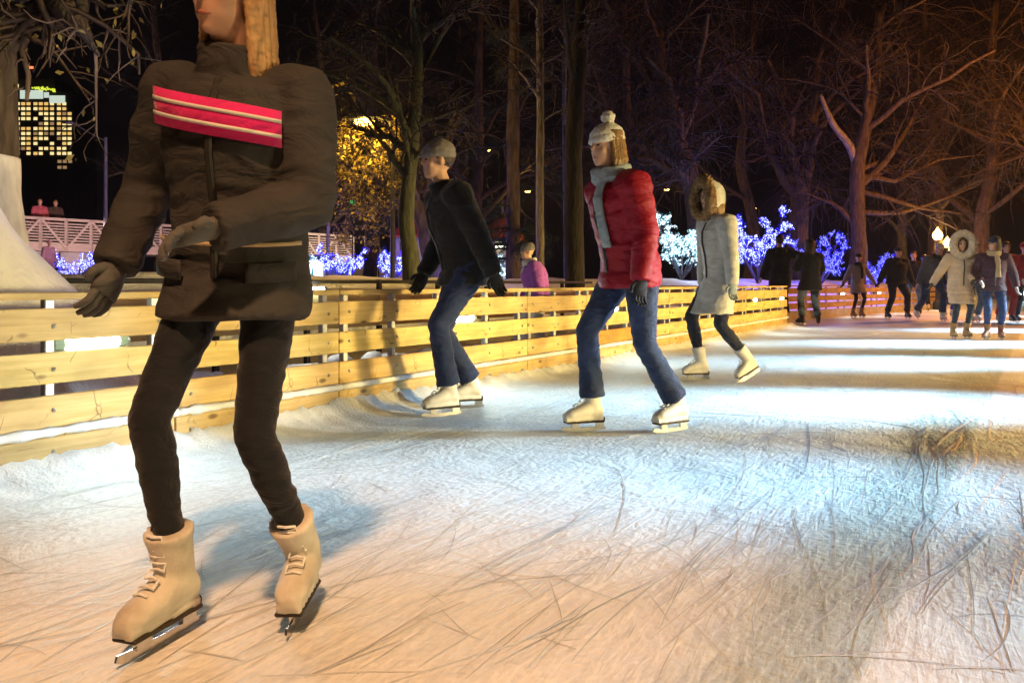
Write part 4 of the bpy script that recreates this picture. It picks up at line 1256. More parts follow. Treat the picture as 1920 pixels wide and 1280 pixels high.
M['hair_dark'] = rough_mat('dark_hair', (.02, .012, .008), (.05, .03, .02), 60, .45, .5, 120, (1, 1, .15), .006)
M['hair_brown'] = rough_mat('brown_hair', (.13, .07, .03), (.26, .15, .06), 60, .45, .6, 120, (1, 1, .15), .006)
M['hair_blond'] = rough_mat('blond_hair', (.34, .20, .09), (.55, .36, .18), 60, .45, .6, 120, (1, 1, .15), .006)
CL = dict(taupe=(.047, .046, .050), ink=(.007, .009, .016), pink=(.72, .02, .20), red=(.30, .006, .022), pale=(.58, .58, .57), black=(.012, .012, .014), jeans=(.035, .055, .13), dark_jeans=(.016, .018, .032),
          dark_blue=(.02, .035, .10), cream=(.66, .50, .34), maroon=(.045, .010, .014), grey=(.10, .10, .105), light_jeans=(.12, .22, .36), white=(.72, .72, .72), royal=(.04, .08, .62),
          beige=(.50, .38, .24), lilac=(.36, .10, .50), pinkcoat=(.55, .30, .42), santa=(.30, .012, .012), orange=(.62, .26, .06), grey_wool=(.30, .28, .30), navy=(.012, .014, .03), brown=(.08, .05, .035), dusk_grey=(.20, .18, .18), blue_grey=(.30, .36, .42), rose=(.55, .12, .16))
for k, c in CL.items():
    M['c_' + k] = cloth('cloth_' + k, c, puffy=k in ('red', 'cream', 'taupe'), rough=.6 if k in ('red', 'cream') else .85)
M['c_jeans'] = cloth('denim', CL['jeans'], .5, .9, .5, 320)
M['c_light_jeans'] = cloth('washed_denim', CL['light_jeans'], .35, .9, .5, 320)
M['c_dark_jeans'] = cloth('dark_denim', CL['dark_jeans'], .5, .9, .5, 320)
M['fur'] = rough_mat('fur_trim', (.55, .42, .28), (.80, .70, .55), 40, .95, .8, 120, dist=.02)
M['fur_brown'] = rough_mat('brown_fur', (.16, .09, .04), (.34, .21, .10), 40, .95, .8, 120, dist=.02)
M['white_fur'] = rough_mat('white_fur', (.7, .7, .7), (.85, .85, .85), 40, .95, .8, 120, dist=.02)

def at(px, py, dz=0):
    """ground point under a foot pixel"""
    d = F * CH / (py - HZ)
    return Vector(((px - 960) / F * d, d, .012 + dz))

def build_people():
    # --- taupe coat, closest
    def ex_a(root, sp, hd, hp, ax, ay, HM, wL, wR):
        mb = MB()
        def band(z0, z1, off, a0, a1, slope=-.030):
            K = 14; vs = []
            for q in (0, 1):
                for i in range(K + 1):
                    a = a0 + (a1 - a0) * i / K
                    for z in (z0, z1):
                        x = math.sin(a) * (.190 + off + .004 * q); f = math.cos(a) * (.152 + off + .004 * q)
                        vs.append(sp(x, f, z + slope * a))
            n = 2 * (K + 1); fs = []
            for i in range(K):
                b = 2 * i
                fs.append((b, b + 2, b + 3, b + 1)); fs.append((n + b, n + b + 1, n + b + 3, n + b + 2))
                fs.append((b, n + b, n + b + 2, b + 2)); fs.append((b + 1, b + 3, n + b + 3, n + b + 1))
            fs.append((0, 1, n + 1, n)); fs.append((2 * K, n + 2 * K, n + 2 * K + 1, 2 * K + 1))
            mb._add(vs, fs)
        band(.362, .450, .021, -.86, .86)
        o = mb.build('chest_band', M['c_pink'], root, True); o['label'] = 'bright pink chest band with pale piping'
        for z in (.384, .420):
            mb = MB(); band(z, z + .009, .023, -.85, .85); mb.build('piping', M['c_white'], o, True)
        mb = MB(); band(.094, .104, .010, -1.2, 1.2, 0); mb.build('waist_cord', M['c_beige'], root, True)
        for a0 in (-1.05, .40):
            mb = MB(); band(.005, .055, .022, a0, a0 + .65, 0); o2 = mb.build('pocket_flap', M['c_taupe'], root, True)
    person('large taupe-coated skater with pink chest band, closest to the viewer', Vector((-.690, 2.03, .012)), -12, 1.67, hip=(0, -.0, .915), lean=9, side=4, twist=6,
           head=(-18, 12, 4), ankL=(.145, -.07, .165), ankR=(-.10, .14, .165), footL=(14, 0), footR=(-6, 0), wrL=(.10, .27, 1.02), wrR=(-.27, .14, .94),
           topmat='c_taupe', hem=.80, topfit=1.05, flare=.05, legmat='c_ink', legfit=.74, bootmat='beige_leather', hair='long', hairmat='hair_blond', detail=3, extras=ex_a, glovemat='c_grey', hood='down', boot_h=.28)
    # --- dark skater near the fence
    person('skater in black jacket with grey cap, second nearest the left end of the fence', at(860, 776), -66, 1.79, hip=(0, -.06, .925), lean=16, head=(-8, -2, 0), ankL=(.10, .10, .165), ankR=(-.12, -.14, .165), footL=(10, 0), footR=(-5, 0),
           wrL=(.26, -.14, .88), wrR=(-.28, .14, .90), topmat='c_black', hem=.82, topfit=1.12, legmat='c_dark_blue', legfit=1.05, bootmat='white_leather', hat='beanie', hatmat='c_dusk_grey', detail=2, glovemat='c_black', hair='short', hairmat='hair_dark')
    # --- red jacket
    person('skater in red padded jacket and white bobble hat, in the middle of the photo', at(1178, 812), -64, 1.74, hip=(0, -.02, .935), lean=12, head=(4, 2, 0), ankL=(.12, -.26, .165), ankR=(-.10, .18, .165), footL=(8, 0), footR=(-6, 0),
           wrL=(.27, .10, .88), wrR=(-.25, -.14, .86), topmat='c_red', hem=.83, topfit=1.12, puff=.05, legmat='c_jeans', legfit=1.02, bootmat='white_leather', hat='bobble', hatmat='c_white', hair='bob', hairmat='hair_brown', detail=2, glovemat='c_dark_jeans', scarf='c_blue_grey')
    # --- pale coat
    person('skater in long pale grey coat with brown fur hood, behind the red jacket', at(1352, 716), -72, 1.72, hip=(0, 0, .92), lean=6, head=(0, 0, 0), ankL=(.11, -.20, .20), ankR=(-.10, .14, .165), footL=(6, 24), footR=(-6, 0),
           wrL=(.27, .06, .84), wrR=(-.27, .02, .86), topmat='c_pale', hem=.60, topfit=1.0, flare=.10, legmat='c_dark_jeans', legfit=.9, bootmat='white_leather', hood='fur', hoodmat='fur_brown', hair='bob', hairmat='hair_brown', detail=2, glovemat='c_blue_grey')
    # --- child behind the fence
    p = P(1012, 560, 9.0); p.z = .0
    person('child in lilac and white jacket with grey hat, skating behind the fence', p, -80, 1.34, hip=(0, 0, .9), lean=14, wrL=(.3, .1, .85), wrR=(-.3, .2, .9), ankL=(.11, -.15, .165), ankR=(-.11, .15, .165), topmat='c_lilac', hem=.78, topfit=1.35,
           legmat='c_white', legfit=1.2, hat='beanie', hatmat='c_dusk_grey', detail=1, scarf='c_white')
    # --- man leaning at the corner behind the fence, seen from behind
    p = P(1463, 560, 17.2); p.z = .03
    person('man in black coat at the end of the fence, one arm stretched out', p, 172, 1.86, hip=(0, 0, .94), lean=4, wrL=(.35, .1, .9), wrR=(-.62, .12, 1.30), topmat='c_black', hem=.70, topfit=1.2, legmat='c_dark_jeans', hair='short', hairmat='hair_dark', detail=1, hood='down')
    # --- woman in black coat, back view
    person('woman in short black coat and faded jeans, her back turned', at(1520, 611), 180, 1.74, hip=(0, 0, .935), lean=2, head=(0, -4, 0), ankL=(.17, .02, .165), ankR=(-.15, -.02, .165), footL=(18, 0), footR=(-18, 0),
           wrL=(.14, .30, 1.22), wrR=(-.14, .30, 1.22), topmat='c_black', hem=.72, topfit=1.14, flare=.22, legmat='c_fade_jeans', legfit=1.12, hat='beanie', hatmat='c_black', hair='long', hairmat='hair_dark', detail=1, bootmat='black_leather')
    # --- small woman in grey coat
    person('small woman in lilac-grey coat and tan boots with arms held out', at(1607, 597), 8, 1.58, hip=(0, 0, .93), lean=4, head=(-20, 0, 0), ankL=(.12, .0, .165), ankR=(-.14, .02, .165), wrL=(.50, .10, .90), wrR=(-.48, .10, .92),
           topmat='c_grey_wool', hem=.70, topfit=1.0, flare=.12, legmat='c_black', legfit=.8, hat='beanie', hatmat='c_black', bootmat='tan_leather', detail=1, scarf='c_black', glovemat='c_black')
    # --- stocky man in black
    person('stocky man in black jacket and black hat skating with legs apart', at(1680, 599), 0, 1.74, hip=(0, 0, .91), lean=8, ankL=(.24, .05, .165), ankR=(-.22, .0, .165), wrL=(.40, .0, .86), wrR=(-.42, .0, .88), topmat='c_black', hem=.84, topfit=1.32, legmat='c_navy', legfit=1.2, hat='beanie', hatmat='c_black', bootmat='black_leather', detail=1, glovemat='c_black')
    # --- man in grey jacket
    person('man in open grey jacket and pale pink cap bending his knees', at(1750, 603), -8, 1.86, hip=(0, -.06, .86), lean=20, side=4, head=(-14, 6, 0), ankL=(.10, .22, .165), ankR=(-.24, -.28, .24), footR=(0, 20), wrL=(.32, .05, .80), wrR=(-.34, -.02, .72), topmat='c_grey', hem=.80, topfit=1.14, legmat='c_jeans', legfit=1.1, hat='cap', hatmat='c_capwhite', hair='short', hairmat='hair_dark', detail=1, scarf='c_black')
    # --- cream coat with big fur hood
    person('woman in shiny cream quilted coat with huge fur hood, one arm stretched out', at(1799, 637), -6, 1.54, hip=(0, 0, .93), lean=3, head=(-6, 4, 0), ankL=(.11, .0, .165), ankR=(-.12, .03, .165), footR=(-8, 0), wrL=(.10, .28, 1.02), wrR=(-.56, .10, .86),
           topmat='c_cream', hem=.62, topfit=1.12, puff=.07, legmat='c_black', legfit=.84, hood='bigfur', hoodmat='fur', bootmat='tan_leather', hair='bob', hairmat='hair_brown', detail=2, glovemat='c_brown')
    # --- dark beanie woman
    person('woman in dark maroon jacket, navy beanie and blue jeans on brown skates', at(1862, 639), -22, 1.54, hip=(0, 0, .93), lean=5, head=(-52, 4, 0), ankL=(.13, -.10, .165), ankR=(-.10, .06, .165), footR=(-25, 0), wrL=(.34, .0, .92), wrR=(-.22, .24, 1.0), topmat='c_maroon', hem=.84, topfit=1.12, legmat='c_dark_blue', legfit=.95,
           hat='beanie', hatmat='c_navy', hair='bob', hairmat='hair_dark', bootmat='brown_leather', detail=2, scarf='c_beige', glovemat='c_white', hood='down')
    # --- crowd behind
    person('person in black jacket and washed jeans, half hidden behind the stocky man', at(1713, 592), -25, 1.72, hip=(0, 0, .92), lean=8, ankL=(.16, -.1, .165), ankR=(-.14, .12, .165), topmat='c_black', hem=.84, topfit=1.1, legmat='c_light_jeans', hair='short', hairmat='hair_dark', bootmat='black_leather', detail=0)
    person('person in dark jacket and royal blue trousers, between the grey jacket and the cream coat', at(1776, 594), 10, 1.68, lean=6, topmat='c_black', hem=.86, topfit=1.1, legmat='c_royal', legfit=1.1, hat='beanie', hatmat='c_grey', detail=0)
    person('skater in dark jacket, pale jeans and white skates, just behind the fur-hooded woman', at(1826, 605), -10, 1.76, hip=(0, 0, .91), lean=8, ankL=(.12, -.14, .165), ankR=(-.12, .16, .165), topmat='c_navy', hem=.84, topfit=1.15, legmat='c_light_jeans', hair='short', hairmat='hair_dark', bootmat='white_leather', detail=1)
    def ex_s(root, sp, hd, hp, ax, ay, HM, wL, wR):
        for z, a, b in ((-.30, .235, .19),):
            mb = MB(); mb.tube([sp(0, 0, z - .02, 0), sp(0, 0, z + .03, 0)], [(a, b), (a * .97, b * .97)], 16, True, (Vector((1, 0, 0)), Vector((0, 1, 0)))); o = mb.build('fur_hem', M['white_fur'], root); remesh(o, .016, 0, 0, 0, 9, .02)
    person('person in long dark red robe with white fur hem and black boots', at(1884, 606), -12, 1.74, hip=(0, 0, .93), lean=5, wrL=(.30, .14, .95), wrR=(-.32, .12, .98), topmat='c_santa', hem=.60, topfit=1.2, flare=.15, legmat='c_santa', legfit=1.2, hair='short', hairmat='hair_dark', bootmat='black_leather', detail=1, extras=ex_s, skates=True, glovemat='c_white')
    person('person in red jacket cut off by the right edge of the photo', at(1918, 606), -10, 1.72, hip=(0, 0, .93), lean=5, topmat='c_red', hem=.82, topfit=1.15, legmat='c_black', hat='beanie', hatmat='c_santa', bootmat='black_leather', detail=0, glovemat='c_white')
    person('distant dark figure between the stocky man and the grey jacket', at(1733, 584), 160, 1.74, lean=5, topmat='c_brown', hem=.8, topfit=1.1, legmat='c_black', hair='short', hairmat='hair_dark', detail=0)
    person('distant figure in black left of the red robe', at(1846, 586), 150, 1.74, lean=5, topmat='c_black', hem=.8, topfit=1.1, legmat='c_dark_jeans', hat='beanie', hatmat='c_black', detail=0)
    # --- people beyond the park
    p = P(90, 545, 19.5); p.z = gh(p.x, p.y)
    person('person in pink coat standing by the fairy lights under the footbridge', p, 60, 1.0, lean=6, topmat='c_pinkcoat', hem=.55, topfit=1.2, legmat='c_dark_jeans', hat='beanie', hatmat='c_pinkcoat', detail=0, skates=False, group='people in the park')  # pink park light put into the coat and hat colour

M['beige_leather'] = rough_mat('beige_leather', (.44, .41, .36), (.68, .66, .61), 11, .65, .35, 55, dist=.006)
M['c_capwhite'] = cloth('cap_cotton', (.70, .58, .58))
m, nt, b = new_mat('faded_jeans')
_v = mapped(nt); _n = N(nt, 'ShaderNodeTexNoise'); _n.inputs['Scale'].default_value = 4; nt.links.new(_v, _n.inputs['Vector'])
_r = ramp(nt, _n.outputs['Fac'], [(.42, (.012, .018, .03)), (.62, (.20, .30, .40))]); nt.links.new(_r.outputs['Color'], b.inputs['Base Color']); b.inputs['Roughness'].default_value = .9
M['c_fade_jeans'] = m
# ------------------------------------------------------------------ buildings, bridge, lamps
M['win_lit'] = emit_mat('lit_window', (1.0, .62, .18), .95, False, (.3, .2, .1))
M['win_lit2'] = emit_mat('lit_window_pale', (1.0, .78, .34), 1.2, False, (.3, .2, .1))
M['win_dim'] = emit_mat('dim_window', (1.0, .62, .28), .35, False, (.3, .2, .1))
M['band_lit'] = emit_mat('lit_band', (.72, .85, .72), .9, False, (.4, .4, .4))
M['sign_lit'] = emit_mat('lit_sign', (.75, .85, .06), 1.2, False, (.3, .3, .1))
M['red_beacon'] = emit_mat('red_beacon', (1, .08, .03), 6, False)
M['sodium'] = emit_mat('sodium_lamp', (1.0, .55, .10), 22, False)
M['globe'] = emit_mat('globe_lamp', (1.0, .62, .18), 9, False)
M['ball_teal'] = emit_mat('teal_ball', (.02, .80, .55), 1.0, False)
M['ball_green'] = emit_mat('green_ball', (.03, .70, .18), 1.0, False)
M['ball_yellow'] = emit_mat('yellow_ball', (.75, .80, .18), 1.1, False)
M['ball_cream'] = emit_mat('cream_ball', (1.0, .80, .55), 1.2, False)
M['poster'] = emit_mat('light_box_face', (.85, 1.0, 1.0), 3.2, True)
M['poster_figure'] = emit_mat('light_box_figure', (.08, .35, .42), .5, False)
M['pavilion_light'] = emit_mat('pavilion_tube', (1.0, .95, .62), 6, True)
M['warm_inside'] = emit_mat('lit_interior', (1.0, .72, .40), .28, False, (.6, .5, .4))
M['dim_inside'] = emit_mat('dim_interior', (.75, .62, .42), .10, False, (.4, .36, .3))

def tower():
    d = 420.
    p0 = P(4, HZ, d); p1 = P(137, HZ, d); z1 = P(0, 172, d).z
    cx = (p0.x + p1.x) / 2; w = p1.x - p0.x
    root = empty('office_tower', (cx, d, -3), 0, 'tall dark office tower with rows of lit yellow windows and a glowing crown', 'building')
    o = Vector((cx, d, -3))
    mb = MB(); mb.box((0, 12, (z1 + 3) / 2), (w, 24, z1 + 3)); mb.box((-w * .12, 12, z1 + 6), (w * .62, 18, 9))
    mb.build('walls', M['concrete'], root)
    def px(x0, y0, x1, y1, name, mat, out=.25, dep=.3, skew=0):
        a = P(x0, y0, d) - o; b = P(x1, y1, d) - o
        mb = MB(); mb.box(((a.x + b.x) / 2, -out, (a.z + b.z) / 2), (abs(b.x - a.x), dep, abs(a.z - b.z)))
        return mb.build(name, mat, root)
    px(39, 170, 82, 186, 'lit_crown', M['band_lit'], .6); px(84, 174, 93, 184, 'lit_crown', M['band_lit'], .7); px(94, 180, 123, 194, 'lit_crown', M['band_lit'], .6)
    # glowing roof sign: illegible bent strokes
    mb = MB(); r = random.Random(2)
    for i in range(11):
        x = 62 + i * 4.1; y = 164 + i * .3
        a = P(x + r.uniform(-1, 1), y + r.uniform(-2, 1), d) - o; b = P(x + r.uniform(1, 4), y + r.uniform(3, 7), d) - o
        mb.bar((a.x, -1, a.z), (b.x, -1, b.z), .6, .6)
    mb.build('roof_sign', M['sign_lit'], root)
    px(14, 153, 27, 158, 'roof_sign', M['sign_lit'], 1)
    for x in (15, 23, 31): px(x, 159, x + 6, 165, 'roof_lamp', M['win_lit2'], 1)
    px(56, 126, 64, 130, 'beacon', M['red_beacon'], 1); px(59.6, 130, 60.4, 160, 'mast', M['dark_metal'], 1)
    colx = [34, 44, 54, 67, 77, 87, 98, 111, 121, 131]
    dark = {(2, 3), (2, 0), (3, 4), (4, 1), (4, 2), (4, 3), (6, 0), (7, 6), (8, 4), (8, 5), (8, 7), (9, 3), (9, 9), (0, 9), (1, 9), (10, 1), (10, 5)}
    rows = {195 + 9.3 * j: [x for i, x in enumerate(colx) if (j, i) not in dark] for j in range(11)}
    rows[303] = [112, 122, 132]; rows[314] = [112, 122]
    n = 0
    for y, xs in rows.items():
        for x in xs:
            dim = (y > 300) or r.random() < .15
            m = M['win_dim'] if dim else (M['win_lit2'] if r.random() < .5 else M['win_lit'])
            mbw = MB()
            for xa, xb in ((x - 3.4, x - .3), (x + .3, x + 3.4)):
                a_ = P(xa, y - 2.7, d) - o; b_ = P(xb, y + 2.7, d) - o
                mbw.box(((a_.x + b_.x) / 2, -.25, (a_.z + b_.z) / 2), (b_.x - a_.x, .3, a_.z - b_.z))
            mbw.build('window', m, root)
            n += 1
    # far low block with a few lights
    d2 = 300.
    for (xa, xb, ya, lab, wins) in ((775, 850, 425, 'dark far block with narrow yellow windows left of the black skater', [(784, 438), (784, 447), (806, 430), (806, 437), (817, 430), (817, 447), (828, 437), (828, 447)]),
                               (895, 955, 420, 'dark far block with narrow yellow windows right of the black skater', [(904, 438), (915, 430), (915, 438), (915, 447), (926, 430), (926, 438), (926, 447), (937, 430), (937, 438)])):
        a = P(xa, HZ, d2); b = P(xb, HZ, d2); zt = P(0, ya, d2).z
        rt = empty('far_block', ((a.x + b.x) / 2, d2, -2), 0, lab, 'building', 'far blocks behind the park')
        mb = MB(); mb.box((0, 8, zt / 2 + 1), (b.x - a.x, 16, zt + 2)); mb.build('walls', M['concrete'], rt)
        for x, y in wins:
            q = P(x, y, d2) - rt.location
            mb = MB(); mb.box((q.x, -.2, q.z), (.55, .3, 1.1)); mb.build('window', M['win_lit2'], rt)

def footbridge():
    A = P(20, 464, 30); B = P(640, 486, 38)
    A.z, B.z = P(0, 463, 30).z, P(0, 487, 38).z
    C = P(702, 530, 43); C.z = 1.0
    root = empty('footbridge', (A.x, A.y, .9), 0, 'pale timber footbridge with lattice truss railing crossing behind the trees', 'bridge')
    o = Vector((A.x, A.y, .9))
    mb = MB()
    mb.bar(A - o, B - o, 2.6, .28); mb.bar(B - o, C - o, 2.4, .25)
    mb.build('deck', M['bridge_wood'], root)
    def rail(p, q, nb, name, off):
        d = (q - p); L = d.length; u = d.normalized(); w = Vector((u.y, -u.x, 0)).normalized() * off
        p = p + w - o; q = q + w - o
        mb = MB(); hgt = 1.05
        mb.bar(p + Vector((0, 0, hgt)), q + Vector((0, 0, hgt)), .12, .10)
        for k in range(8):
            z = .16 + .105 * k
            mb.bar(p + Vector((0, 0, z)), q + Vector((0, 0, z)), .03, .05)
        mb.build('handrail', M['bridge_wood'], root)
        mb = MB()
        for i in range(nb + 1):
            a = p.lerp(q, i / nb); ww = w.normalized() * .06
            mb.bar(a + ww + Vector((0, 0, -.1)), a + ww + Vector((0, 0, hgt)), .09, .09)
            if i < nb:
                b = p.lerp(q, (i + 1) / nb)
                if i % 2 == 0: mb.bar(a + ww * 1.8 + Vector((0, 0, -.05)), b + ww * 1.8 + Vector((0, 0, hgt)), .09, .08)
                else: mb.bar(a + ww * 1.8 + Vector((0, 0, hgt)), b + ww * 1.8 + Vector((0, 0, -.05)), .09, .08)
        mb.build('truss', M['bridge_wood'], root)
    rail(A, B, 16, 'f', 1.25); rail(B, C, 8, 'r', 1.15)
    for k, t in enumerate((.08, .17, .27, .45, .62, .78, .93)):
        a = A.lerp(B, t) - o
        mb = MB(); mb.box((a.x, a.y - .3, (a.z) / 2 - .1), (.9 if k in (1, 2) else .35, .35, a.z + .1))
        mb.build('pier', M['stone'], root)
    for k, t in enumerate((.02, .08)):
        a = A.lerp(B, t) - o; b = A.lerp(B, t + .06) - o
        mb = MB(); mb.bar((a.x, a.y - .6, 0), (b.x, b.y - .6, a.z - .1), .12, .1); mb.bar((b.x, b.y - .7, 0), (a.x, a.y - .7, a.z - .1), .12, .1); mb.build('cross_brace', M['bridge_wood'], root)
    for i, (px_, lab, m) in enumerate(((74, 'person in reddish jacket on the footbridge, left of the pair', 'c_rose'), (103, 'person in dark coat on the footbridge, right of the pair', 'c_brown'))):
        t = (px_ - 20) / 620; q = A.lerp(B, t)
        person(lab, Vector((P(px_, HZ, q.y).x, q.y, q.z + .14)), 40, 1.75, lean=8, topmat=m, hem=.7, topfit=1.1, legmat='c_black', hair='short', hairmat='hair_brown', detail=0, skates=False, group='people in the park', bootmat='black_leather')
    # hanging bridge lantern
    q = P(227, 447, 31.5)
    rt = empty('bridge_lantern', q, 0, 'small cone lantern glowing on the railing of the footbridge', 'lamp')
    mb = MB()
    for k in range(5): mb.cyl((0, 0, .28 - k * .11), (0, 0, .23 - k * .11), .05 + .035 * k, 12, .06 + .035 * k)
    mb.build('lamp_shade', M['globe'], rt)
    mb = MB(); mb.cyl((0, 0, -.45), (0, 0, .34), .03, 8); mb.build('stem', M['dark_metal'], rt)

def light_box():
    q = P(586, 505, 22.5); g = gh(q.x, q.y)
    root = empty('light_box', (q.x, q.y, g), 0, 'bright white light box with dark pointed figure, below the footbridge', 'sign')
    z0 = P(0, 522, 22.5).z - g; z1 = P(0, 489, 22.5).z - g; w = 37 / F * 22.5
    mb = MB(); mb.box((0, .12, (z0 + z1) / 2), (w + .10, .2, z1 - z0 + .10), None, .02); mb.box((-w * .4, .12, z0 / 2 - .1), (.06, .08, z0 + .2)); mb.box((w * .4, .12, z0 / 2 - .1), (.06, .08, z0 + .2)); mb.build('frame', M['kiosk_blue'], root)
    mb = MB(); mb.box((0, .01, (z0 + z1) / 2), (w, .03, z1 - z0)); mb.build('screen', M['poster'], root)
    hh = (z1 - z0)
    prof = [(-.11, 0), (-.085, .22), (-.05, .40), (-.045, .52), (-.015, .62), (0, .76), (.012, .62), (.04, .52), (.05, .38), (.095, .15), (.13, 0)]
    vs = [Vector((x * hh, y_, z0 + z * hh + .005)) for y_ in (-.014, -.008) for x, z in prof]; n = len(prof)
    mb = MB(); mb._add(vs, [tuple(range(n)), tuple(range(2 * n - 1, n - 1, -1))] + [(i, n + i, n + (i + 1) % n, (i + 1) % n) for i in range(n)])
    mb.build('figure', M['poster_figure'], root)
    # booth behind it
    q = P(566, 505, 24); g = gh(q.x, q.y)
    rt = empty('booth', (q.x, q.y, g), 0, 'low pale blue booth behind the light box and the white fairy-light tree', 'building')
    w = 96 / F * 24; h = P(0, 481, 24).z - g
    mb = MB()
    mb.box((0, .6, h / 2), (w, 1.2, h), None, .12); mb.build('walls', M['kiosk_blue'], rt)
    mb = MB(); mb.box((0, .6, h + .03), (w + .14, 1.3, .07), None, .03); mb.build('roof', M['stone'], rt)
    mb = MB(); mb.box((-w * .25, -.02, h * .55), (w * .4, .04, h * .6)); mb.build('window', M['glass_dark'], rt)
    area('light_box_glow', P(586, 505, 22.2), P(586, 520, 10), .55, .5, 30, (.75, .95, 1.0))

M['kiosk_blue'] = rough_mat('booth_paint', (.30, .42, .48), (.40, .52, .58), 4, .6, .1)

def kiosk():
    d = 24.
    q = P(775, 528, d); g = gh(q.x, q.y)
    root = empty('kiosk', (q.x, q.y, g), 0, 'white kiosk with glazed upper walls and orange-red hipped roof behind the slim trunk', 'building')
    w = 58 / F * d; h = P(0, 446, d).z - g
    mb = MB(); hx = w / 2
    for x in (-hx, -.02, hx): mb.box((x, 0, h / 2), (.12, .12, h), None, .01)
    for x in (-hx, hx): mb.box((x, 1.6, h / 2), (.12, .12, h), None, .01)
    mb.box((0, 0, h - .06), (w, .10, .14)); mb.box((0, 0, h * .42), (w, .10, .08)); mb.box((0, 1.6, h / 2), (w, .08, h)); mb.box((hx, .8, h / 2), (.06, 1.6, h)); mb.box((-hx, .8, h * .2), (.06, 1.6, h * .4))
    mb.build('frame', M['stone'], root)
    mb = MB(); mb.box((w * .25, .02, h * .2), (w * .46, .04, h * .4)); mb.build('door', M['kiosk_door'], root)
    mb = MB(); mb.box((-w * .25, .02, h * .2), (w * .46, .04, h * .4)); mb.build('wall', M['stone'], root)
    mb = MB(); mb.box((-w * .25, .02, h * .68), (w * .46, .03, h * .48)); mb.build('window', M['glass_dark'], root)
    mb = MB(); mb.box((w * .25, .02, h * .68), (w * .46, .03, h * .48)); mb.build('window', M['dim_inside'], root)
    mb = MB(); e = hx + .22
    vs = [Vector(p) for p in ((-e, -.35, h), (e, -.35, h), (e, 1.95, h), (-e, 1.95, h), (-.15, .8, h + .75), (.15, .8, h + .75), (-e, -.35, h + .06), (e, -.35, h + .06), (e, 1.95, h + .06), (-e, 1.95, h + .06))]
    mb._add(vs, [(3, 2, 1, 0), (0, 1, 7, 6), (1, 2, 8, 7), (2, 3, 9, 8), (3, 0, 6, 9), (6, 7, 5, 4), (7, 8, 5), (8, 9, 4, 5), (9, 6, 4)])
    mb.build('roof', M['red_roof'], root)
    # glazed pavilion
    d = 26.
    q = P(912, 528, d); g = gh(q.x, q.y)
    root = empty('pavilion', (q.x, q.y, g), 0, 'glazed pavilion with bright tube lights under its flat roof', 'building')
    w = 96 / F * d; h = P(0, 454, d).z - g; hx = w / 2
    mb = MB()
    for t in (-1, -.35, .3, 1): mb.box((hx * t, 0, h / 2), (.09, .09, h), None, .01)
    mb.box((0, 0, h * .42), (w, .07, .07)); mb.box((0, 0, .05), (w, .09, .12)); mb.box((0, 2.4, h / 2), (w, .08, h)); mb.box((hx, 1.2, h / 2), (.08, 2.4, h)); mb.box((-hx, 1.2, h / 2), (.08, 2.4, h))
    mb.build('frame', M['stone'], root)
    mb = MB(); mb.box((0, 1.1, h + .06), (w + .5, 2.9, .12), None, .03); mb.build('roof', M['dark_metal'], root)
    for t in (-.45, .0, .45):
        mb = MB(); mb.cyl((hx * t - .32, .25, h - .12), (hx * t + .32, .25, h - .12), .04, 8); mb.build('tube_light', M['pavilion_light'], root)
    for t in (-.66, .0, .65):
        mb = MB(); mb.box((hx * t, .35, h * .68), (hx * .55, .03, h * .36)); mb.build('blind', M['dim_inside'], root)
    mb = MB()
    r = random.Random(3)
    mb.box((0, 1.4, h * .2), (w * .9, .5, h * .4))
    mb.build('counter', M['bridge_wood'], root)
    for k in range(9):
        mb = MB(); mb.cyl((-w * .3 + k * w * .07, .3, h * .435), (-w * .3 + k * w * .07, .3, h * .435 + .10 + r.random() * .05), .028, 7)
        mb.build('bottle', M['kiosk_blue'], root)
    # orange awning dome
    d = 30.
    q = P(944, 440, d); g = gh(q.x, q.y)
    root = empty('tent', (q.x, q.y, g), 0, 'orange domed tent with pole behind the pavilion', 'tent')
    zt = P(0, 402, d).z - g
    mb = MB(); mb.lathe([(1.0, zt * .45), (.85, zt * .62), (.62, zt * .8), (.35, zt * .93), (.03, zt)], n=20); mb.build('canopy', M['orange_fabric'], root, True)
    mb = MB(); mb.cyl((-.04, 0, 0), (-.04, 0, zt + .5), .04, 8); mb.build('pole', M['pole'], root)
    mb = MB(); mb.lathe([(.98, 0), (.98, zt * .45)], n=20); mb.build('wall', M['stone'], root)

M['kiosk_door'] = rough_mat('kiosk_door', (.45, .32, .18), (.55, .40, .24), 5, .6, .1)

def lamp_poles():
    for i, (px_, ytop, yarm, armx, d, lab) in enumerate(((198, 258, 232, 128, 24, 'slim lamp pole with long arm reaching left, before the footbridge'), (615, 338, 345, 560, 24, 'slim violet-lit lamp pole with thin arm, beside the light box'))):
        q = P(px_, 528, d); g = gh(q.x, q.y); zt = P(0, ytop, d).z - g
        root = empty('lamp_pole', (q.x, q.y, g), 0, lab, 'lamp pole', 'lamp poles by the footbridge')
        mb = MB(); mb.cyl((0, 0, -.1), (0, 0, zt), .062, 10, .045); mb.build('post', M['pole'], root)
        a = P(armx + 10, yarm if i == 0 else 334, d) - root.location
        mb = MB(); mb.tube([(0, 0, zt - .1), (-.35, 0, zt + .06), (a.x, 0, a.z)], [.02, .018, .014], 6); mb.build('arm', M['pole'], root)
        mb = MB(); mb.tube([(a.x + .1, 0, a.z), (a.x - .12, 0, a.z + .03), (a.x - .34, 0, a.z + .02)], [(.05, .03), (.10, .05), (.04, .02)], 8); mb.build('lamp_head', M['pole'], root)

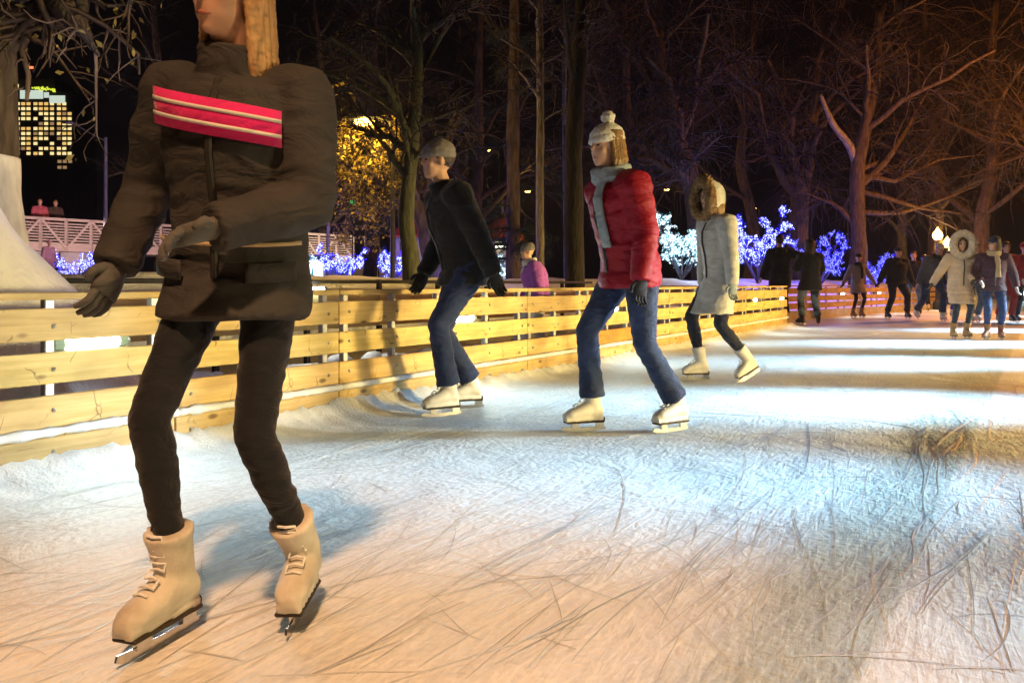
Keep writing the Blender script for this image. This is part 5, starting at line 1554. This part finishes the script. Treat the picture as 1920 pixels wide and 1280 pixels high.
def street_lamps():
    for px_, y, d, big, lab in ((683, 229, 15.8, 3.2, 'brightest sodium street lamp, above the yellow leaved tree'), (832, 337, 45, 1., 'sodium street lamp seen beside the black skater\'s face'), (795, 294, 60, .8, 'small sodium street lamp left of the black skater\'s hat'),
                                (920, 283, 50, .9, 'lone sodium street lamp high over the pavilion'), (990, 359, 34, .9, 'sodium street lamp left of the straight grey trunk'), (1140, 344, 34, 1.1, 'sodium street lamp glowing behind the red jacket'),
                                (1250, 356, 50, .8, 'small sodium street lamp right of the red jacket'), (1412, 391, 60, .9, 'small sodium street lamp over the tallest fairy-light tree')):
        q = P(px_, y, d)
        g = gh(q.x, q.y)
        root = empty('street_lamp', (q.x, q.y, g), 0, lab, 'street lamp', 'sodium street lamps in the park')
        z = q.z - g
        s = big * d / 40
        mb = MB(); mb.tube([(.55, .1, 0), (.55, .1, z * .8), (.50, .08, z + .02), (.25, .03, z + .10), (0, 0, z + .07)], [.06, .045, .035, .03, .025], 8); mb.build('post', M['dark_metal'], root)
        mb = MB(); mb.tube([(.16 * s, 0, z + .06 * s), (0, 0, z + .07 * s), (-.24 * s, 0, z + .04 * s)], [(.05 * s, .03 * s), (.11 * s, .05 * s), (.04 * s, .02 * s)], 10); mb.build('lamp_head', M['dark_metal'], root)
        mb = MB(); mb.ell((0, 0, z), (.17 * s, .12 * s, .06 * s), None, 12, 8); mb.build('lamp_glass', M['sodium'], root, True)
    for px_, y, d, rpx, m, lab in ((569, 367, 26, 6, 'ball_yellow', 'small yellow bokeh ball left of the violet pole'), (615, 383, 26.5, 11.5, 'ball_teal', 'large teal bokeh ball right behind the violet pole'),
                                   (661, 380, 26, 5.5, 'ball_green', 'small green bokeh ball right of the violet pole'), (710, 381, 26, 7.5, 'ball_cream', 'cream bokeh ball beside the yellow leaved tree')):
        q = P(px_, y, d); g = gh(q.x, q.y)  # globes and posts added to stand for out-of-focus spots of light
        root = empty('bokeh_ball', (q.x, q.y, g), 0, lab, 'bokeh ball', 'coloured bokeh balls behind the footbridge')
        mb = MB(); mb.ell((0, 0, q.z - g), (rpx / F * d,) * 3, None, 20, 14); mb.build('globe', M[m], root, True)
        mb = MB(); mb.cyl((0, 0, 0), (0, 0, q.z - g - rpx / F * d * .97), .022, 8); mb.build('post', M['dark_metal'], root)

def lanterns():
    for px_, y, d, rpx, lab in ((1758, 441, 26, 9, 'park lantern farthest left of the three glowing globes'), (1776, 456, 31, 8, 'park lantern in the middle of the three glowing globes'), (1784, 468, 36, 8, 'park lantern lowest of the three glowing globes, beside the fur hood')):
        q = P(px_, y, d); g = 0
        root = empty('park_lantern', (q.x, q.y, g), 0, lab, 'lantern', 'globe lanterns on the far side')
        z = q.z; r = rpx / F * d
        mb = MB(); mb.lathe([(r * .5, z - r), (r * .92, z - r * .45), (r, z), (r * .85, z + r * .5), (r * .5, z + r * .95), (r * .2, z + r * 1.4), (r * .06, z + r * 1.75)], n=18); mb.build('globe', M['globe'], root, True)
        mb = MB(); mb.lathe([(.14, 0), (.14, .25), (.07, .35), (.045, z - r * 1.35), (.09, z - r * 1.2), (r * .55, z - r * 1.02)], n=12); mb.build('post', M['dark_metal'], root)
# ------------------------------------------------------------------ lights and camera
WARM = (1.0, .61, .35)
def lights():
    # sodium street lamps along the rink, out of the picture, plus low fence fills
    spot('sodium_or_fill_light', (-.2, -2.2, 6.6), (-.55, 1.15, 0), 2850, (1.0, .52, .23), 36, .9, .25)
    spot('sodium_or_fill_light', (2.6, -2.2, 5.0), (.8, 3.8, 0), 170, (1.0, .52, .22), 90, 1.0, .25)
    for d, e in ((4.0, 18), (6.2, 48), (8.8, 54), (11.5, 58), (14.2, 56)):
        area('sodium_or_fill_light', (KF * d - CF + 8.6, d - 3.2, .75), (KF * d - CF, d, .56), 1.2, .3, e * 1.45, (1.0, .84 - .016 * d, .40 - .018 * d), 36)  # low warm area lights added to brighten the fence boards
    spot('sodium_or_fill_light', (9.5, 7.5, 6.5), (8.2, 8.2, 0), 110, WARM, 105, .7, .25)
    spot('sodium_or_fill_light', (12.5, 16.5, 7.0), (9.5, 17, 0), 110, (1.0, .55, .24), 105, .7, .25)
    # floodlights shining across the ice from the right-hand side
    beams = [(1.7, 2.1, 1.6, 1.0), (3.3, .8, 1.5, 1.5), (5.6, 2.4, 2.2, 2.0), (8.55, 4.3, 2.2, 2.2), (11.3, 6.3, 1.7, 2.0), (14.5, 9, 1.9, 1.5), (17.6, 11.5, 1.6, 1.5), (20.6, 14, 1.5, 1.5), (23.8, 16.3, 1.5, 1.5), (27.5, 19, 1.5, 1.5), (31.5, 21, 1.6, 1.5), (36.5, 24, 1.7, 1.5), (42, 27, 1.7, 1.5)]
    for i, (d, tx, wd, k) in enumerate(beams):
        lx = KF * d - CF + (8.0 if i else 9.)
        area('rink_or_fill_light', (lx, d, 2.4), (tx, d, 0), .3, wd * .35, ((24 if i < 4 else 44) if i > 1 else 11) * k, COOL, 22)
    area('rink_or_fill_light', (5.4, 5.0, 1.3), (-1.75, 3.75, .08), .3, .6, 9, (.66, .86, 1.0), 20)  # extra cool beam added to whiten the snow at the fence foot
    # near fence tube lamps throw light back on to the ice
    ang = math.atan2(1, KF)
    fdir = Vector((KF, 1, 0)).normalized(); out = Vector((1, -KF, 0)).normalized()
    k = 0
    labs = ['tube lamp in the fence gap at the left end, glaring white', 'tube lamp in the fence gap below the black skater', 'tube lamp in the fence gap behind the red jacket\'s legs', 'tube lamp in the fence gap behind the pale coat',
            'tube lamp in the fence gap second from the fence corner', 'tube lamp in the fence gap at the fence corner']
    for px_, dd in ((180, 0), (875, 0), (1152, 0), (0, 11.4), (1418, 0), (1468, 0)):
        d = dd or CF / (KF - (px_ - 960) / F)
        p = Vector((fx(d), d, .586)) - out * .045
        tube_lamp(p, ang, labs[k], .34); k += 1
        area('tube_glow', p + out * .085 + Vector((0, 0, .0)), p + out * 2 + Vector((0, 0, -.25)), .45, .05, 9, (.82, 1.0, .95), 170)
    # far fence lamps
    for px_, y, d in ((1591, 549, 21.4), (1591, 562, 21.4), (1626, 547.5, 22.5)):
        pass
    q = P(737, 548, 8.6)
    tube_lamp(Vector((fx(8.55, 3.3) + .05, 8.55, .80)), ang, 'tube lamp on the low fence behind, glaring near the slim trunk', .55, 'tube lamps on the farther fences')
    area('tube_glow', Vector((fx(8.55, 3.3) + .12, 8.5, .80)), Vector((fx(8.55, 3.3) + 2, 7.4, .2)), .5, .05, 10, (1, .95, .8), 170)
    for x_, lab in ((21.0, 'tube lamp on the farther fence between the black coat and the grey coat'), (22.9, 'tube lamp on the farther fence right of the grey coat'), (25.4, 'tube lamp on the farther fence beside the stocky man')):
        a2 = math.atan2(1, .966)
        o2 = Vector((1, -.966, 0)).normalized()
        p = Vector((far_line(x_), x_, .60)) - o2 * .03
        tube_lamp(p, a2, lab, .3, 'tube lamps on the farther fences')
        area('tube_glow', p + o2 * .09, p + o2 * 2 + Vector((0, 0, -.3)), .3, .05, 8, (.9, 1.0, .95), 170)
    # sodium lamps seen in the park
    point('sodium_or_fill_light', P(686, 240, 15.4), 330, (1.0, .56, .10), .12)
    point('sodium_or_fill_light', P(1140, 350, 33), 260, (1.0, .50, .10), .12)
    point('sodium_or_fill_light', P(990, 366, 33.5), 160, (1.0, .52, .16), .12)
    for px_, y, d in ((1758, 441, 25.7), (1776, 456, 30.6), (1786, 468, 35.5)):
        point('lantern_light', P(px_, y, d) + Vector((-.1, -.35, 0)), 130, (1.0, .52, .13), .15)
    point('sodium_or_fill_light', P(2030, 200, 20), 2000, (1.0, .32, .04), .2)
    spot('rink_or_fill_light', (3.2, 9.0, 3.4), (7.4, 13.2, .9), 330, (1.0, .92, .82), 42, .6, .2)  # spot added to brighten the woman in cream and those beside her
    # violet park floodlights washing the trees, bridge and snow
    point('violet_flood', P(560, 500, 17) + Vector((0, 0, .6)), 70, (.55, .28, 1.0), .3)
    spot('violet_flood', P(150, 500, 23) + Vector((0, 0, .6)), P(140, 440, 31), 2600, (1.0, .62, .62), 100, .6)
    spot('violet_flood', P(610, 500, 30) + Vector((0, 0, .6)), P(600, 465, 38), 2200, (1.0, .72, .55), 100, .6)
    point('violet_flood', P(720, 400, 22), 45, (.62, .25, .85), .3)
    point('violet_flood', P(1000, 440, 24), 30, (.60, .28, .8), .3)
    point('violet_flood', P(1330, 470, 20.5), 9, (.32, .2, .8), .4)
    point('violet_flood', P(1500, 430, 26.5), 22, (.22, .16, 1.0), .4)
    point('violet_flood', (-2.7, 5.6, 2.3), 22, (.70, .66, 1.0), .3)
    point('blue_flood', P(840, 500, 16.2), 45, (.10, .12, 1.0), .2)
    # pinkish light on the heap at the left
    spot('lane_light', (-2.2, 1.2, 4.2), (-3.4, 4.4, .6), 60, (1.0, .66, .60), 60, .7)

def camera():
    cam = bpy.data.cameras.new('Camera'); o = bpy.data.objects.new('Camera', cam); col.objects.link(o)
    o.location = (0, 0, CH); o.rotation_euler = (R(90), 0, 0)
    cam.sensor_width = 36; cam.lens = 36 * F / 1920; cam.shift_y = -(640 - HZ) / 1920
    cam.clip_start = .05; cam.clip_end = 3000
    sc.camera = o

def world():
    w = bpy.data.worlds.new('World'); sc.world = w; w.use_nodes = True
    b = w.node_tree.nodes['Background']
    b.inputs['Color'].default_value = (.30, .20, .26, 1); b.inputs['Strength'].default_value = .004

def settings():
    sc.view_settings.view_transform = 'Standard'; sc.view_settings.look = 'None'
    sc.view_settings.exposure = 0; sc.view_settings.gamma = 1
    cy = sc.cycles
    cy.use_denoising = True
    try: cy.denoiser = 'OPENIMAGEDENOISE'
    except Exception: pass
    cy.max_bounces = 5; cy.diffuse_bounces = 2; cy.glossy_bounces = 2; cy.transmission_bounces = 2
    cy.sample_clamp_indirect = 3; cy.caustics_reflective = False; cy.caustics_refractive = False
    cy.use_light_tree = True

def haze():
    m = bpy.data.materials.new('haze'); m.use_nodes = True; nt = m.node_tree
    for n in list(nt.nodes): nt.nodes.remove(n)
    out = nt.nodes.new('ShaderNodeOutputMaterial'); v = nt.nodes.new('ShaderNodeVolumePrincipled')
    v.inputs['Color'].default_value = (.85, .85, .88, 1); v.inputs['Density'].default_value = .0006; v.inputs['Anisotropy'].default_value = .55
    nt.links.new(v.outputs[0], out.inputs['Volume'])
    mb = MB(); mb.box((20, 205, 62), (240, 470, 130))
    o = mb.build('haze', m); tag(o, kind='stuff')

build_ground(); build_ice(); skate_tracks(); snow_edge(); snow_mound(); lane_snow()
rink_fence(); pipes(); lane_fence(); far_fence()
build_trees(); build_led_trees()
tower(); footbridge(); light_box(); kiosk(); lamp_poles(); street_lamps(); lanterns()
build_people(); finish_pending()
haze(); lights(); camera(); world(); settings()
